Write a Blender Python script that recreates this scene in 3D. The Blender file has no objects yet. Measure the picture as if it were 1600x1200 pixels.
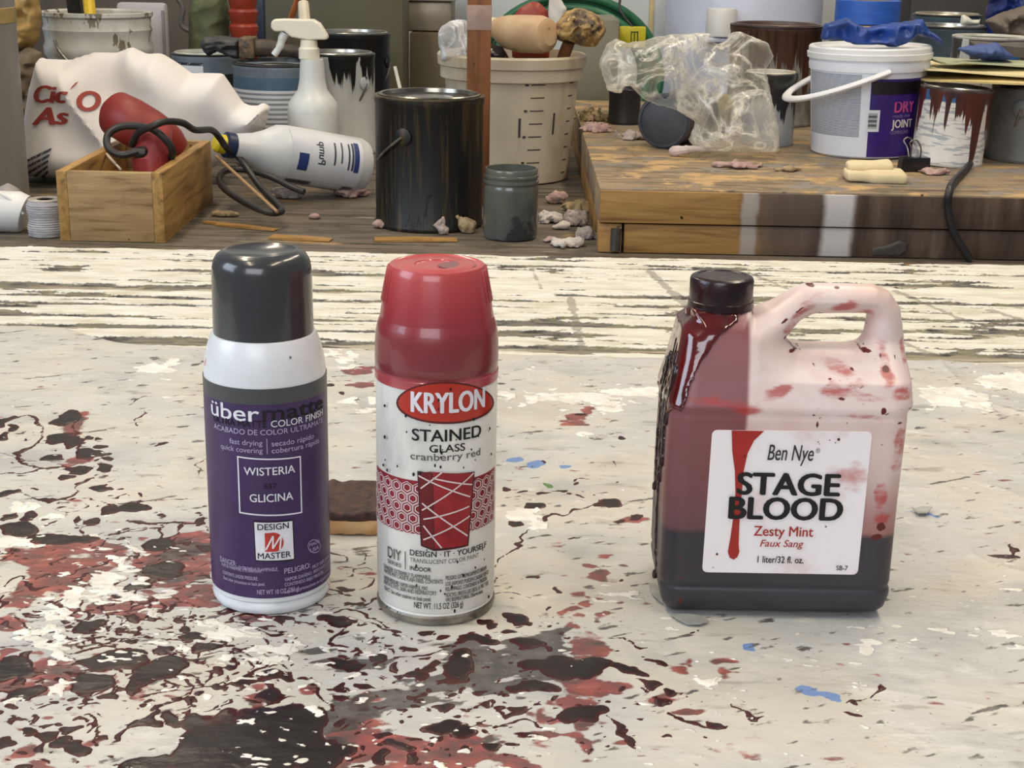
import bpy, bmesh, math, random
import numpy as np
from mathutils import Vector, Matrix
rng = np.random.default_rng(7); random.seed(7)
SC = bpy.context.scene; COL = SC.collection
pi = math.pi

# ------------------------------------------------------------------ camera
FPX, PITCH, ROLL, EYE = 2300.0, 17.0, 1.1, 0.36
cd = bpy.data.cameras.new('camera'); cam = bpy.data.objects.new('camera', cd); COL.objects.link(cam)
cam.matrix_world = (Matrix.Translation((0, 0, EYE)) @ Matrix.Rotation(math.radians(90-PITCH), 4, 'X')
                    @ Matrix.Rotation(math.radians(ROLL), 4, 'Z'))
cd.sensor_fit = 'HORIZONTAL'; cd.sensor_width = 36; cd.lens = 36*FPX/1600; cd.clip_start = .02
SC.camera = cam
SC.view_settings.view_transform = 'Standard'; SC.view_settings.look = 'None'
SC.view_settings.gamma = 1; SC.view_settings.exposure = 0.0; SC.view_settings.use_curve_mapping = False

# ------------------------------------------------------------------ world and lamps
wd = bpy.data.worlds.new('world'); SC.world = wd; wd.use_nodes = True
bg = wd.node_tree.nodes['Background']; bg.inputs[0].default_value = (.80, .87, 1, 1); bg.inputs[1].default_value = .22
def area(name, loc, target, sx, sy, power, color):
    l = bpy.data.lights.new(name, 'AREA'); l.shape = 'RECTANGLE'; l.size = sx; l.size_y = sy
    l.energy = power; l.color = color
    o = bpy.data.objects.new(name, l); COL.objects.link(o); o.location = loc
    o.rotation_euler = (Vector(target)-Vector(loc)).to_track_quat('-Z', 'Y').to_euler()
    return o
area('window_daylight', (-2.6, .2, 1.3), (0, 1.0, 0), 1.6, 1.3, 42, (.72, .86, 1))
area('front_fill_light', (-.6, -2.3, 1.5), (0, .9, 0), 2.2, 1.2, 44, (.93, .96, 1))  # unseen fill added behind the camera to brighten the front faces
for (x, y, p) in ((-.7, .2, 12), (.8, .3, 14), (-.8, 1.7, 15), (.9, 1.7, 18), (-.8, 3.0, 12), (.8, 3.0, 14)):
    area('ceiling_lamp', (x, y, 2.0), (x, y, 0), .16, 1.1, p, (1, .85, .64))

# ------------------------------------------------------------------ pixel <-> place helpers (frame 1600x1200)
RM = np.array((Matrix.Rotation(math.radians(90-PITCH), 3, 'X') @ Matrix.Rotation(math.radians(ROLL), 3, 'Z')))
CE = np.array([0, 0, EYE])
def ray(u, v): return RM @ np.array([(u-800)/FPX, -(v-600)/FPX, -1.0])
def G(u, v, z=0.0):
    d = ray(u, v); return CE + d*((z-EYE)/d[2])
def W(u, v, Y):
    d = ray(u, v); return CE + d*(Y/d[1])
def proj(p):
    q = RM.T @ (np.asarray(p, float)-CE); return 800-FPX*q[0]/q[2], 600+FPX*q[1]/q[2], -q[2]
def zat(x, y, v):                      # height at which a vertical line over (x, y) meets picture row v
    a, b = -.2, .5
    for _ in range(30):
        m = (a+b)/2
        if proj((x, y, m))[1] > v: a = m
        else: b = m
    return (a+b)/2

# ------------------------------------------------------------------ materials
def lin(c):
    if isinstance(c, str): c = [int(c[i:i+2], 16) for i in (0, 2, 4)]
    return tuple(((x/255)/12.92 if x <= 10 else ((x/255+.055)/1.055)**2.4) for x in c) + (1,)
MATS = {}
class NT:
    def __init__(s, name):
        s.m = bpy.data.materials.new(name); s.m.use_nodes = True; s.t = s.m.node_tree
        s.b = s.t.nodes['Principled BSDF']; s.out = s.t.nodes['Material Output']
    def n(s, kind, **kw):
        x = s.t.nodes.new('ShaderNode'+kind)
        for k, v in kw.items():
            if hasattr(x, k) and k not in x.inputs: setattr(x, k, v)
            else: x.inputs[k].default_value = v
        return x
    def l(s, a, b): s.t.links.new(a, b)
    def coord(s, scale=(1, 1, 1), out='Object'):
        tc = s.n('TexCoord'); mp = s.n('Mapping'); mp.inputs['Scale'].default_value = scale
        s.l(tc.outputs[out], mp.inputs[0]); return mp.outputs[0]
    def noise(s, scale, stretch=(1, 1, 1), detail=4, rough=.55, dist=0):
        x = s.n('TexNoise'); x.inputs['Scale'].default_value = scale; x.inputs['Detail'].default_value = detail
        x.inputs['Roughness'].default_value = rough; x.inputs['Distortion'].default_value = dist
        s.l(s.coord(stretch), x.inputs['Vector']); return x.outputs['Fac']
    def ramp(s, fac, stops, mode='LINEAR'):
        r = s.n('ValToRGB'); r.color_ramp.interpolation = mode; e = r.color_ramp.elements
        while len(e) < len(stops): e.new(.5)
        for k, (p, c) in zip(e, stops): k.position = p; k.color = c if len(c) == 4 else lin(c)
        s.l(fac, r.inputs[0]); return r.outputs[0]
    def math(s, op, a, b=0.0, clamp=False):
        x = s.n('Math', operation=op); x.use_clamp = clamp
        for i, q in enumerate((a, b)):
            if isinstance(q, (int, float)): x.inputs[i].default_value = q
            else: s.l(q, x.inputs[i])
        return x.outputs[0]
    def mix(s, fac, a, b):
        x = s.n('Mix'); x.data_type = 'RGBA'
        for i, q in ((0, fac), (6, a), (7, b)):
            if isinstance(q, (int, float)): x.inputs[i].default_value = q
            elif isinstance(q, (tuple, str)): x.inputs[i].default_value = q if len(q) == 4 else lin(q)
            else: s.l(q, x.inputs[i])
        return x.outputs[2]
    def step(s, val, lo, hi):
        x = s.n('MapRange'); x.interpolation_type = 'SMOOTHSTEP'
        x.inputs[1].default_value = lo; x.inputs[2].default_value = hi; s.l(val, x.inputs[0]); return x.outputs[0]
    def attr(s, name): return s.n('Attribute', attribute_name=name).outputs['Fac']
    def bump(s, h, st, dist=.002):
        b = s.n('Bump'); b.inputs['Strength'].default_value = st; b.inputs['Distance'].default_value = dist
        s.l(h, b.inputs['Height']); s.l(b.outputs[0], s.b.inputs['Normal'])
    def sep(s):
        x = s.n('SeparateXYZ'); s.l(s.coord(), x.inputs[0]); return x.outputs
    def done(s, col=None, rough=.5, metal=0, spec=.5, coat=0, trans=0, alpha=1):
        if col is not None:
            if isinstance(col, (tuple, str)): s.b.inputs['Base Color'].default_value = col if len(col) == 4 else lin(col)
            else: s.l(col, s.b.inputs['Base Color'])
        if isinstance(rough, (int, float)): s.b.inputs['Roughness'].default_value = rough
        else: s.l(rough, s.b.inputs['Roughness'])
        s.b.inputs['Metallic'].default_value = metal; s.b.inputs['Specular IOR Level'].default_value = spec
        s.b.inputs['Coat Weight'].default_value = coat; s.b.inputs['Transmission Weight'].default_value = trans
        if isinstance(alpha, (int, float)): s.b.inputs['Alpha'].default_value = alpha
        else: s.l(alpha, s.b.inputs['Alpha'])
        return s.m
def pm(name, c, c2=None, scale=30, stretch=(1, 1, 1), rough=.5, metal=0, bump=0, lo=.35, hi=.65, coat=0, spec=.5, detail=5, extra=None, grime=0):
    """two-tone mottled procedural material; extra = (colour, noise scale, threshold) spots of a third colour"""
    if name in MATS: return MATS[name]
    t = NT(name); f = t.noise(scale, stretch, detail)
    cc = t.ramp(f, [(lo, c), (hi, c2 or c)])
    if extra:
        g = t.noise(extra[1], extra[3] if len(extra) > 3 else (1, 1, 1), 4)
        cc = t.mix(t.step(g, extra[2], extra[2]+.03), cc, extra[0])
    if grime:
        dk = lin('4a4136'); cc = t.mix(t.math('MULTIPLY', t.step(t.noise(15, (1, 1, .7), 6, .65), .54, .74), grime), cc, dk)
        cc = t.mix(t.math('MULTIPLY', t.step(t.noise(95, (1, 1, 1), 4), .64, .70), grime*.8), cc, dk)
    if bump: t.bump(f, bump)
    MATS[name] = t.done(cc, rough, metal, spec, coat); return MATS[name]
def flat(name, c, rough=.5, metal=0, coat=0):
    return pm(name, c, tuple(min(255, int(x*.93)) for x in ([int(c[i:i+2], 16) for i in (0, 2, 4)] if isinstance(c, str) else c)), 60, rough=rough, metal=metal, coat=coat)
def drip(name, base, base2, paint, h, level=.5, freq=60, rough=.35, paint2=None, metal=0):
    """can wall with paint that ran down from the rim: long vertical tongues, more paint near the top"""
    if name in MATS: return MATS[name]
    t = NT(name); x, y, z = t.sep()
    run = t.noise(freq, (1, 1, .06), 3); fine = t.noise(freq*3, (1, 1, .05), 2)
    top = t.math('MULTIPLY', z, .55/h)
    s = t.math('ADD', t.math('ADD', run, t.math('MULTIPLY', fine, .25)), top)
    f = t.step(s, 1.05-level, 1.09-level)
    b = t.ramp(t.noise(25, (1, 1, .5)), [(.4, base), (.62, base2)])
    p = t.ramp(t.noise(freq*1.3, (1, 1, .06)), [(.53, paint), (.68, paint2 or paint)])
    t.bump(f, .35); MATS[name] = t.done(t.mix(f, b, p), rough, metal); return MATS[name]
def wood(name, c, c2, dark, axis=0, scale=14, rough=.6, stain=None):
    if name in MATS: return MATS[name]
    t = NT(name); st = [1, 1, 1]; st[axis] = .08
    g = t.noise(scale*4, st, 6, .6, .6); k = t.noise(scale*10, st, 4, .7)
    col = t.ramp(g, [(.3, dark), (.45, c), (.68, c2)])
    col = t.mix(t.math('MULTIPLY', t.step(k, .6, .72), .45), col, dark)
    if stain:
        for (c3, sc, th, st3) in stain: col = t.mix(t.step(t.noise(sc, st3, 5, .6), th, th+.08), col, c3)
    col = t.mix(t.math('MULTIPLY', t.step(t.noise(17, (1, 1, 1), 6, .65), .50, .72), .55), col, dark)
    col = t.mix(t.math('MULTIPLY', t.step(t.noise(70, (1, 1, 1), 3), .71, .74), .9), col, '2c2620')
    t.bump(g, .35); MATS[name] = t.done(col, rough, spec=.3); return MATS[name]

# ------------------------------------------------------------------ mesh helpers
def spline(pts, k=8):
    P = [np.asarray(p, float) for p in pts]; P = [2*P[0]-P[1]] + P + [2*P[-1]-P[-2]]; out = []
    for i in range(1, len(P)-2):
        for j in range(k):
            t = j/k; a, b, c, d = P[i-1:i+3]
            out.append(.5*((2*b)+(c-a)*t+(2*a-5*b+4*c-d)*t*t+(3*b-a-3*c+d)*t**3))
    out.append(P[-2]); return out
class MB:
    def __init__(s): s.v = []; s.f = []; s.m = []
    def add(s, V, F, mi=0):
        o = len(s.v); s.v += [tuple(map(float, p)) for p in V]; s.f += [tuple(int(i)+o for i in f) for f in F]; s.m += [mi]*len(F); return s
    def lathe(s, prof, n=48, c=(0, 0, 0), mi=0, close=True, sq=1.0, a0=0, rot=None):
        V = []; F = []
        for (r, z) in prof:
            for i in range(n):
                a = 2*pi*i/n+a0; V.append((r*math.cos(a), sq*r*math.sin(a), z))
        for k in range(len(prof)-1):
            for i in range(n):
                j = (i+1) % n; F.append((k*n+i, k*n+j, (k+1)*n+j, (k+1)*n+i))
        if close:
            F.append(tuple(range(n-1, -1, -1))); F.append(tuple((len(prof)-1)*n+i for i in range(n)))
        V = [Vector(p) for p in V]
        if rot is not None: V = [rot @ p for p in V]
        V = [p+Vector(c) for p in V]
        return s.add(V, F, mi)
    def box(s, c, size, bev=0, rot=None, mi=0, seg=2):
        b = bmesh.new(); bmesh.ops.create_cube(b, size=1)
        for w in b.verts: w.co = Vector((w.co.x*size[0], w.co.y*size[1], w.co.z*size[2]))
        if bev: bmesh.ops.bevel(b, geom=b.edges[:], offset=bev, segments=seg, affect='EDGES', profile=.5)
        R = rot if rot is not None else Matrix.Identity(3)
        b.verts.index_update(); s.add([R @ w.co+Vector(c) for w in b.verts], [[w.index for w in f.verts] for f in b.faces], mi); b.free(); return s
    def tube(s, pts, r, n=8, mi=0, flatz=1.0):
        P = [Vector(p) for p in pts]; R = r if hasattr(r, '__len__') else [r]*len(P)
        V = []; F = []; up = Vector((0, 0, 1)); nrm = None
        for i, p in enumerate(P):
            t = (P[min(i+1, len(P)-1)]-P[max(i-1, 0)]); t = t.normalized() if t.length > 1e-9 else Vector((1, 0, 0))
            if nrm is None: nrm = t.cross(up if abs(t.z) < .9 else Vector((1, 0, 0))).normalized()
            nrm = (nrm-t*nrm.dot(t)).normalized(); bi = t.cross(nrm)
            for k in range(n):
                a = 2*pi*k/n; V.append(p+(nrm*math.cos(a)+bi*math.sin(a)*flatz)*R[i])
        for i in range(len(P)-1):
            for k in range(n):
                j = (k+1) % n; F.append((i*n+k, i*n+j, (i+1)*n+j, (i+1)*n+k))
        F.append(tuple(range(n-1, -1, -1))); F.append(tuple((len(P)-1)*n+k for k in range(n)))
        return s.add(V, F, mi)
    def prism(s, poly, y0, y1, mi=0):                      # outline in x,z; extruded along y
        n = len(poly); V = [(x, y0, z) for x, z in poly]+[(x, y1, z) for x, z in poly]
        F = [tuple(range(n)), tuple(range(2*n-1, n-1, -1))]+[(i, i+n, (i+1) % n+n, (i+1) % n) for i in range(n)]
        return s.add(V, F, mi)
    def shell(s, r, a0, a1, z0, z1, th=.0003, n=40, mi=0):  # curved label on a round wall; angle 0 = -Y, radius may taper (r0, r1)
        r0, r1 = r if hasattr(r, '__len__') else (r, r)
        V = []; F = []
        for i in range(n+1):
            a = a0+(a1-a0)*i/n; q = (math.sin(a), -math.cos(a))
            for rr, z in ((r0, z0), (r0+th, z0), (r1+th, z1), (r1, z1)): V.append((q[0]*rr, q[1]*rr, z))
        for i in range(n):
            for k in range(4): F.append((i*4+k, i*4+(k+1) % 4, i*4+4+(k+1) % 4, i*4+4+k))
        F.append((0, 3, 2, 1)); F.append((n*4, n*4+1, n*4+2, n*4+3)); return s.add(V, F, mi)
    def build(s, name, mats, parent=None, loc=(0, 0, 0), rz=0, ang=35, fix=True):
        me = bpy.data.meshes.new(name); me.from_pydata(s.v, [], s.f)
        for m in (mats if isinstance(mats, (list, tuple)) else [mats]): me.materials.append(m)
        me.polygons.foreach_set('material_index', s.m)
        if fix:
            b = bmesh.new(); b.from_mesh(me); bmesh.ops.recalc_face_normals(b, faces=b.faces); b.to_mesh(me); b.free()
        me.polygons.foreach_set('use_smooth', [True]*len(me.polygons)); me.set_sharp_from_angle(angle=math.radians(ang))
        if not fix and ang == 35: me.polygons.foreach_set('use_smooth', [False]*len(me.polygons))
        me.update()
        o = bpy.data.objects.new(name, me); COL.objects.link(o); o.location = loc; o.rotation_euler = (0, 0, rz)
        if parent: o.parent = parent
        return o
def tag(o, label, cat, group=None):
    o['label'] = label; o['category'] = cat
    if group: o['group'] = group
    return o
def thing(name, label, cat, loc=(0, 0, 0), rz=0, group=None):
    o = bpy.data.objects.new(name, None); COL.objects.link(o); o.empty_display_size = .02
    o.location = tuple(map(float, loc)); o.rotation_euler = (0, 0, rz); return tag(o, label, cat, group)

# value noise (numpy) used for organic outlines
def vnoise(seed, *c):
    r = np.random.default_rng(seed); n = 32; T = r.random((n,)*len(c)); I = []; Fr = []
    for x in c:
        x = np.asarray(x, float)+1000.0; i = np.floor(x).astype(int); f = x-i; I.append(i); Fr.append(f*f*(3-2*f))
    out = 0
    for k in range(2**len(c)):
        w = 1; ix = []
        for d in range(len(c)):
            b = (k >> d) & 1; w = w*(Fr[d] if b else 1-Fr[d]); ix.append((I[d]+b) % n)
        out = out+w*T[tuple(ix)]
    return out*2-1
def fbm(seed, oct_, *c):
    o = 0; a = 1.0; s = 0
    for k in range(oct_):
        o = o+a*vnoise(seed+k, *[x*2.0**k for x in c]); s += a; a *= .5
    return o/s
def polysdf(P, x, z):                                      # signed distance to a polygon (negative inside)
    P = np.asarray(P, float); d = np.full(np.shape(x), 1e9); ins = np.zeros(np.shape(x), bool)
    for i in range(len(P)):
        a = P[i]; b = P[(i+1) % len(P)]; e = b-a; wx = x-a[0]; wz = z-a[1]
        t = np.clip((wx*e[0]+wz*e[1])/max(e@e, 1e-12), 0, 1); d = np.minimum(d, (wx-e[0]*t)**2+(wz-e[1]*t)**2)
        c = ((a[1] > z) != (b[1] > z)); xs = a[0]+(z-a[1])*e[0]/(e[1] if abs(e[1]) > 1e-12 else 1e-12); ins ^= c & (x < xs)
    return np.where(ins, -1, 1)*np.sqrt(d)
def snet(f, lo, hi, h):                                    # surface nets: closed smooth mesh of f < 0
    lo = np.asarray(lo, float); n = [int(math.ceil((b-a)/h))+1 for a, b in zip(lo, hi)]
    X, Y, Z = np.meshgrid(*[lo[i]+h*np.arange(n[i]) for i in range(3)], indexing='ij')
    V = f(X, Y, Z); V[0] = V[-1] = 1; V[:, 0] = V[:, -1] = 1; V[:, :, 0] = V[:, :, -1] = 1; S = V < 0
    cs = [m-1 for m in n]; acc = np.zeros(cs+[3]); cnt = np.zeros(cs)
    for ax in range(3):
        ot = [i for i in range(3) if i != ax]
        for a in (0, 1):
            for b in (0, 1):
                o = [0, 0, 0]; o[ot[0]] = a; o[ot[1]] = b; o1 = list(o); o1[ax] = 1
                v0 = V[tuple(slice(o[i], o[i]+cs[i]) for i in range(3))]; v1 = V[tuple(slice(o1[i], o1[i]+cs[i]) for i in range(3))]
                cr = (v0 < 0) != (v1 < 0); t = np.where(cr, v0/np.where(cr, v0-v1, 1), 0)
                for i in range(3): acc[..., i] += np.where(cr, t if i == ax else o[i], 0)
                cnt += cr
    act = cnt > 0; idx = -np.ones(cs, int); idx[act] = np.arange(act.sum())
    ver = (np.argwhere(act)+acc[act]/cnt[act][:, None])*h+lo; F = []
    for ax in range(3):
        ot = [i for i in range(3) if i != ax]
        a = [slice(None)]*3; b = [slice(None)]*3; a[ax] = slice(0, -1); b[ax] = slice(1, None)
        E = np.argwhere(S[tuple(a)] != S[tuple(b)])
        for e in E:
            q = []
            for (i, j) in ((0, 0), (1, 0), (1, 1), (0, 1)):
                c = e.copy(); c[ot[0]] -= i; c[ot[1]] -= j; q.append(idx[tuple(c)])
            q = tuple(q); F.append(q if S[tuple(e)] == (ax != 1) else q[::-1])
    return ver, F
def sdf_mesh(f, lo, hi, h, name, mats, parent=None, loc=(0, 0, 0), rz=0):
    V, F = snet(f, lo, hi, h); m = MB(); m.add(V, F); return m.build(name, mats, parent, loc, rz, ang=80, fix=False)
def puffy(poly, thick, h, name, mats, parent=None, loc=(0, 0, 0), rz=0, fold=0, ffreq=20, seed=3, rnd=.02, aniso=(1, 1), octs=3):
    """a stuffed or crumpled thing whose front outline is poly (x,z): real thickness growing away from the outline, with folds"""
    P = np.asarray(poly, float); (x0, z0), (x1, z1) = P.min(0), P.max(0)
    def T(x, z):
        d = -polysdf(P, x, z); k = np.clip(d/rnd, 0, 1)
        t = thick*np.sqrt(np.clip(1-(1-k)**2, 0, 1))
        fo = 1-2*np.abs(fbm(seed, octs, (x*aniso[0]+.35*z)*ffreq, (z*aniso[1]-.25*x)*ffreq))
        return t*(1+fold*(fo-.5)), d
    def f(X, Y, Z):
        t, d = T(X[:, 0, :], Z[:, 0, :]); d = d[:, None, :]; t = t[:, None, :]
        return np.where(d > 0, np.abs(Y)-t, np.maximum(-d, .0005)+np.maximum(np.abs(Y)-.001, 0))
    m = thick*(1+abs(fold))+2*h
    o = sdf_mesh(f, (x0-2*h, -m, z0-2*h), (x1+2*h, m, z1+2*h), h, name, mats, parent, loc, rz)
    return o, T

# text as flat outlines (x right, y up), scaled into a box
def glyphs(txt, bold=0, shear=0, sans=True):
    cu = bpy.data.curves.new('lettering', 'FONT'); cu.body = txt; cu.resolution_u = 4; cu.offset = bold; cu.shear = shear
    o = bpy.data.objects.new('lettering', cu); COL.objects.link(o)
    me = bpy.data.meshes.new_from_object(o.evaluated_get(bpy.context.evaluated_depsgraph_get()))
    V = np.array([w.co[:2] for w in me.vertices]).reshape(-1, 2); F = [tuple(p.vertices) for p in me.polygons]
    bpy.data.objects.remove(o); bpy.data.curves.remove(cu); bpy.data.meshes.remove(me); return V, F
CAPH = {}
def caph(sans):
    if sans not in CAPH: CAPH[sans] = glyphs('H', 0, 0, sans)[0][:, 1].max()
    return CAPH[sans]
def text2d(txt, x0, x1, base, cap, bold=0, shear=0, sans=True):
    V, F = glyphs(txt, 0, shear, sans); e = bold*1.3*cap
    V = V.copy(); V[:, 0] = x0+e+(V[:, 0]-V[:, 0].min())/(np.ptp(V[:, 0])+1e-9)*(x1-x0-2*e); V[:, 1] = base+V[:, 1]/caph(sans)*cap
    if bold:                                                  # heavier strokes: the same outline printed again a little to each side
        n = len(V); K = [(-1, 0), (1, 0), (0, -.5), (0, .5), (-.6, .4), (.6, -.4)]
        V = np.concatenate([np.column_stack([V+np.array(k)*e, np.full(n, 2.5e-5*j)]) for j, k in enumerate(K)]); F = [tuple(i+n*j for i in f) for j in range(len(K)) for f in F]
    return V, F
def slice_x(V, F, step):                                    # cut flat outlines into narrow strips so that they bend smoothly
    b = bmesh.new(); vs = [b.verts.new((p[0], p[1], p[2] if len(p) > 2 else 0)) for p in V]
    for f in F:
        try: b.faces.new([vs[i] for i in f])
        except ValueError: pass
    x0, x1 = V[:, 0].min(), V[:, 0].max(); x = math.ceil(x0/step)*step
    while x < x1:
        bmesh.ops.bisect_plane(b, geom=b.verts[:]+b.edges[:]+b.faces[:], plane_co=(x, 0, 0), plane_no=(1, 0, 0)); x += step
    b.verts.index_update(); V2 = np.array([w.co[:3] for w in b.verts]); F2 = [tuple(w.index for w in f.verts) for f in b.faces]; b.free(); return V2, F2
class Wrap:
    """prints flat shapes onto the front of a round wall: arc length -> angle"""
    def __init__(s, xc, yc, r, uc, ru): s.x, s.y, s.r, s.uc, s.ru = xc, yc, r, uc, ru; s.rz = math.asin(-xc/math.hypot(xc, yc))
    def ang(s, u): return math.asin(max(-.98, min(.98, (u-s.uc)/s.ru)))
    def z(s, u, v):
        a = s.ang(u)+s.rz; return zat(s.x+s.r*math.sin(a), s.y-s.r*math.cos(a), v)
    def put(s, mb, V, F, lift=.0006, mi=0, step=.0014):
        V, F = slice_x(np.asarray(V, float), F, step); a = V[:, 0]/s.r; q = s.r+lift+V[:, 2]
        mb.add(np.stack([q*np.sin(a), -q*np.cos(a), V[:, 1]], 1), F, mi)
    def text(s, mb, txt, u0, u1, v, cap, bold=0, shear=0, mi=0, lift=.0006, sans=True):
        um = (u0+u1)/2; b = s.z(um, v); c = s.z(um, v-cap)-b
        V, F = text2d(txt, s.ang(u0)*s.r, s.ang(u1)*s.r, b, c, bold, shear, sans); s.put(mb, V, F, lift, mi)
    def poly(s, mb, pts, lift=.0006, mi=0):
        V = [(s.ang(u)*s.r, s.z(u, v)) for u, v in pts]; s.put(mb, V, [tuple(range(len(V)))], lift, mi)
    def line(s, mb, p, q, w, lift=.0006, mi=0):              # w in pixels
        a = np.array([s.ang(p[0])*s.r, s.z(*p)]); b = np.array([s.ang(q[0])*s.r, s.z(*q)]); d = b-a; d = d/np.linalg.norm(d); n = np.array([-d[1], d[0]])*w*.5*s.r/s.ru
        s.put(mb, [a-n, b-n, b+n, a+n], [(0, 1, 2, 3)], lift, mi)
# ------------------------------------------------------------------ setting
ZB = -.07; YPF = 2.05; ZP = float(W(935, 294, YPF)[2])                                        # heights of the rear bench and of the raised wooden platform (table cloth = 0)
def struct(name, mb, m): o = mb.build(name, m); o['kind'] = 'structure'; return o
struct('floor', MB().box((0, 1.6, -.96), (7, 6.4, .08)), pm('concrete_floor', '8a8378', '6d675e', 3, rough=.7))
struct('wall_back', MB().box((0, 4.46, .5), (7, .12, 3.0)), pm('back_wall_paint', 'cfd3d4', 'bfc0bc', 2, rough=.75))
struct('wall_left', MB().box((-3.46, 1.6, -.2), (.12, 6.4, 1.5)), pm('side_wall_paint', 'b9b4a6', 'a8a294', 2, rough=.75))

# ------------------------------------------------------------------ front table: cloth-covered near side, ridged painted boards at the far side
YE = 1.727                                                 # far edge of the table
def grid_mesh(name, X, Y, Z, attrs, m, keep=None, parent=None):
    ny, nx = X.shape; me = bpy.data.meshes.new(name)
    idx = np.arange(nx*ny).reshape(ny, nx)
    F = np.stack([idx[:-1, :-1], idx[:-1, 1:], idx[1:, 1:], idx[1:, :-1]], -1).reshape(-1, 4)
    if keep is not None:
        k = (keep[:-1, :-1] | keep[:-1, 1:] | keep[1:, 1:] | keep[1:, :-1]).reshape(-1); F = F[k]
    me.vertices.add(nx*ny); me.vertices.foreach_set('co', np.stack([X, Y, Z], -1).astype(np.float32).ravel())
    me.loops.add(F.size); me.loops.foreach_set('vertex_index', F.ravel().astype(np.int32))
    me.polygons.add(len(F)); me.polygons.foreach_set('loop_start', (np.arange(len(F))*4).astype(np.int32))
    me.polygons.foreach_set('use_smooth', np.ones(len(F), bool)); me.update(calc_edges=True)
    for k, a in attrs.items():
        at = me.attributes.new(k, 'FLOAT', 'POINT'); at.data.foreach_set('value', a.astype(np.float32).ravel())
    me.materials.append(m); o = bpy.data.objects.new(name, me); COL.objects.link(o)
    if parent: o.parent = parent
    return o

table = thing('work_table', 'long work table in front with a ridged white painted top in peeling strips', 'table', (0, 1.0, -.92))
def tpart(o): o.parent = table; o.matrix_parent_inverse = Matrix.Translation((0, -1.0, .92)); return o
# boards at the far side: long gaps and chipped strips along x
xs = np.concatenate([np.linspace(-1.0, -.72, 30)[:-1], np.arange(-.72, .72, .002), np.linspace(.72, 1.0, 30)]); ys = np.arange(1.24, YE+.0005, .0011)
BX, BY = np.meshgrid(xs, ys)
gap = np.full(BX.shape, -5.0)
gy = [(float(G(800, v)[1]), w, var) for v, w, var in ((405, 3.5, .7), (423, 9, .7), (449, 9.5, .8), (463, 4, .9), (475, 4.5, .9), (494, 8, .8), (509, 6, .9), (531, 10, .7))]
for i, (y0, w, var) in enumerate(gy):
    wob = .0025*fbm(40+i, 3, BX*7, BX*0+i); ww = w*(1+var*1.3*vnoise(90+i, BX*4.5, BX*0+i*3.1)+.35*vnoise(140+i, BX*38, BX*0+i))
    gap = np.maximum(gap, ww*.85-np.abs(BY-y0-wob*1.6)*1000*.9)
chip = fbm(60, 4, BX*16, BY*110); chip2 = fbm(66, 4, BX*60, BY*170)
gap = np.maximum(gap, -4+7.5*np.maximum(chip-.12, 0)*3)
gap += 4.2*chip2+3.6*chip
cross = np.full(BX.shape, -5.0)                             # old paint strokes running across the boards
for (x0, y0, x1, y1, w) in ((.155, 1.66, .195, 1.40, 5), (.20, 1.60, .22, 1.50, 3), (.06, 1.52, .065, 1.30, 4), (.42, 1.58, .47, 1.42, 4), (.27, 1.66, .30, 1.58, 3), (.36, 1.40, .40, 1.30, 4), (-.30, 1.64, -.26, 1.50, 3), (.02, 1.66, .03, 1.56, 2), (.50, 1.50, .56, 1.38, 5)):
    t = np.clip(((BX-x0)*(x1-x0)+(BY-y0)*(y1-y0))/((x1-x0)**2+(y1-y0)**2), 0, 1)
    cross = np.maximum(cross, w-1000*np.hypot(BX-x0-t*(x1-x0), BY-y0-t*(y1-y0))+4*fbm(71, 3, BX*50, BY*120))
BZ = -.0075-.0035*np.clip(gap/2.5, 0, 1)+.0012*chip+.0008*chip2*(gap < 0)
t = NT('peeling_board_paint'); g = t.attr('gap'); nf = t.noise(260, (1, 1.6, 1), 4)
gg = t.math('ADD', g, t.math('MULTIPLY', t.math('SUBTRACT', nf, .5), 2.6))
white = t.ramp(t.noise(18, (1, 3, 1), 5), [(.3, 'c2bead'), (.5, 'd6d3c7'), (.7, 'dfded6')])
white = t.mix(t.math('MULTIPLY', t.step(t.noise(9, (1, 5, 1), 4), .60, .72), .5), white, 'b3ad8c')
dark = t.ramp(t.noise(30, (1, 6, 1), 5), [(.36, '3a3936'), (.48, '6b6862'), (.58, '77735a'), (.70, '98917f')])
c = t.mix(t.step(gg, -.2, 1.2), white, dark)
c = t.mix(t.math('MULTIPLY', t.step(t.math('ADD', t.attr('cross'), t.math('MULTIPLY', t.math('SUBTRACT', t.noise(120, (1, 1, 1), 4), .5), 6)), -.5, 1.2), .62), c, '7d776c')
c = t.mix(t.math('MULTIPLY', t.step(t.noise(55, (.5, 1, 1), 3), .73, .76), .9), c, '6b645c')
c = t.mix(t.step(t.noise(23, (1, 2, 1), 2), .79, .80), c, 'b9939c')
t.bump(nf, .35); board_mat = t.done(c, .55, spec=.3)
tpart(grid_mesh('tabletop', BX, BY, BZ, {'gap': gap, 'cross': cross}, board_mat))
tpart(MB().box((0, 1.03, -.030), (2.0, 1.39, .038), .002).build('table_frame', wood('table_edge_wood', '9a8f7c', 'c9c3b0', '6a6052')))
for x in (-.93, .93):
    for y in (.42, 1.66): tpart(MB().box((x, y, -.4845), (.07, .07, .871), .004).build('leg', wood('leg_wood', '8c7a60', 'a48f70', '5d5040', 2)))

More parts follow.
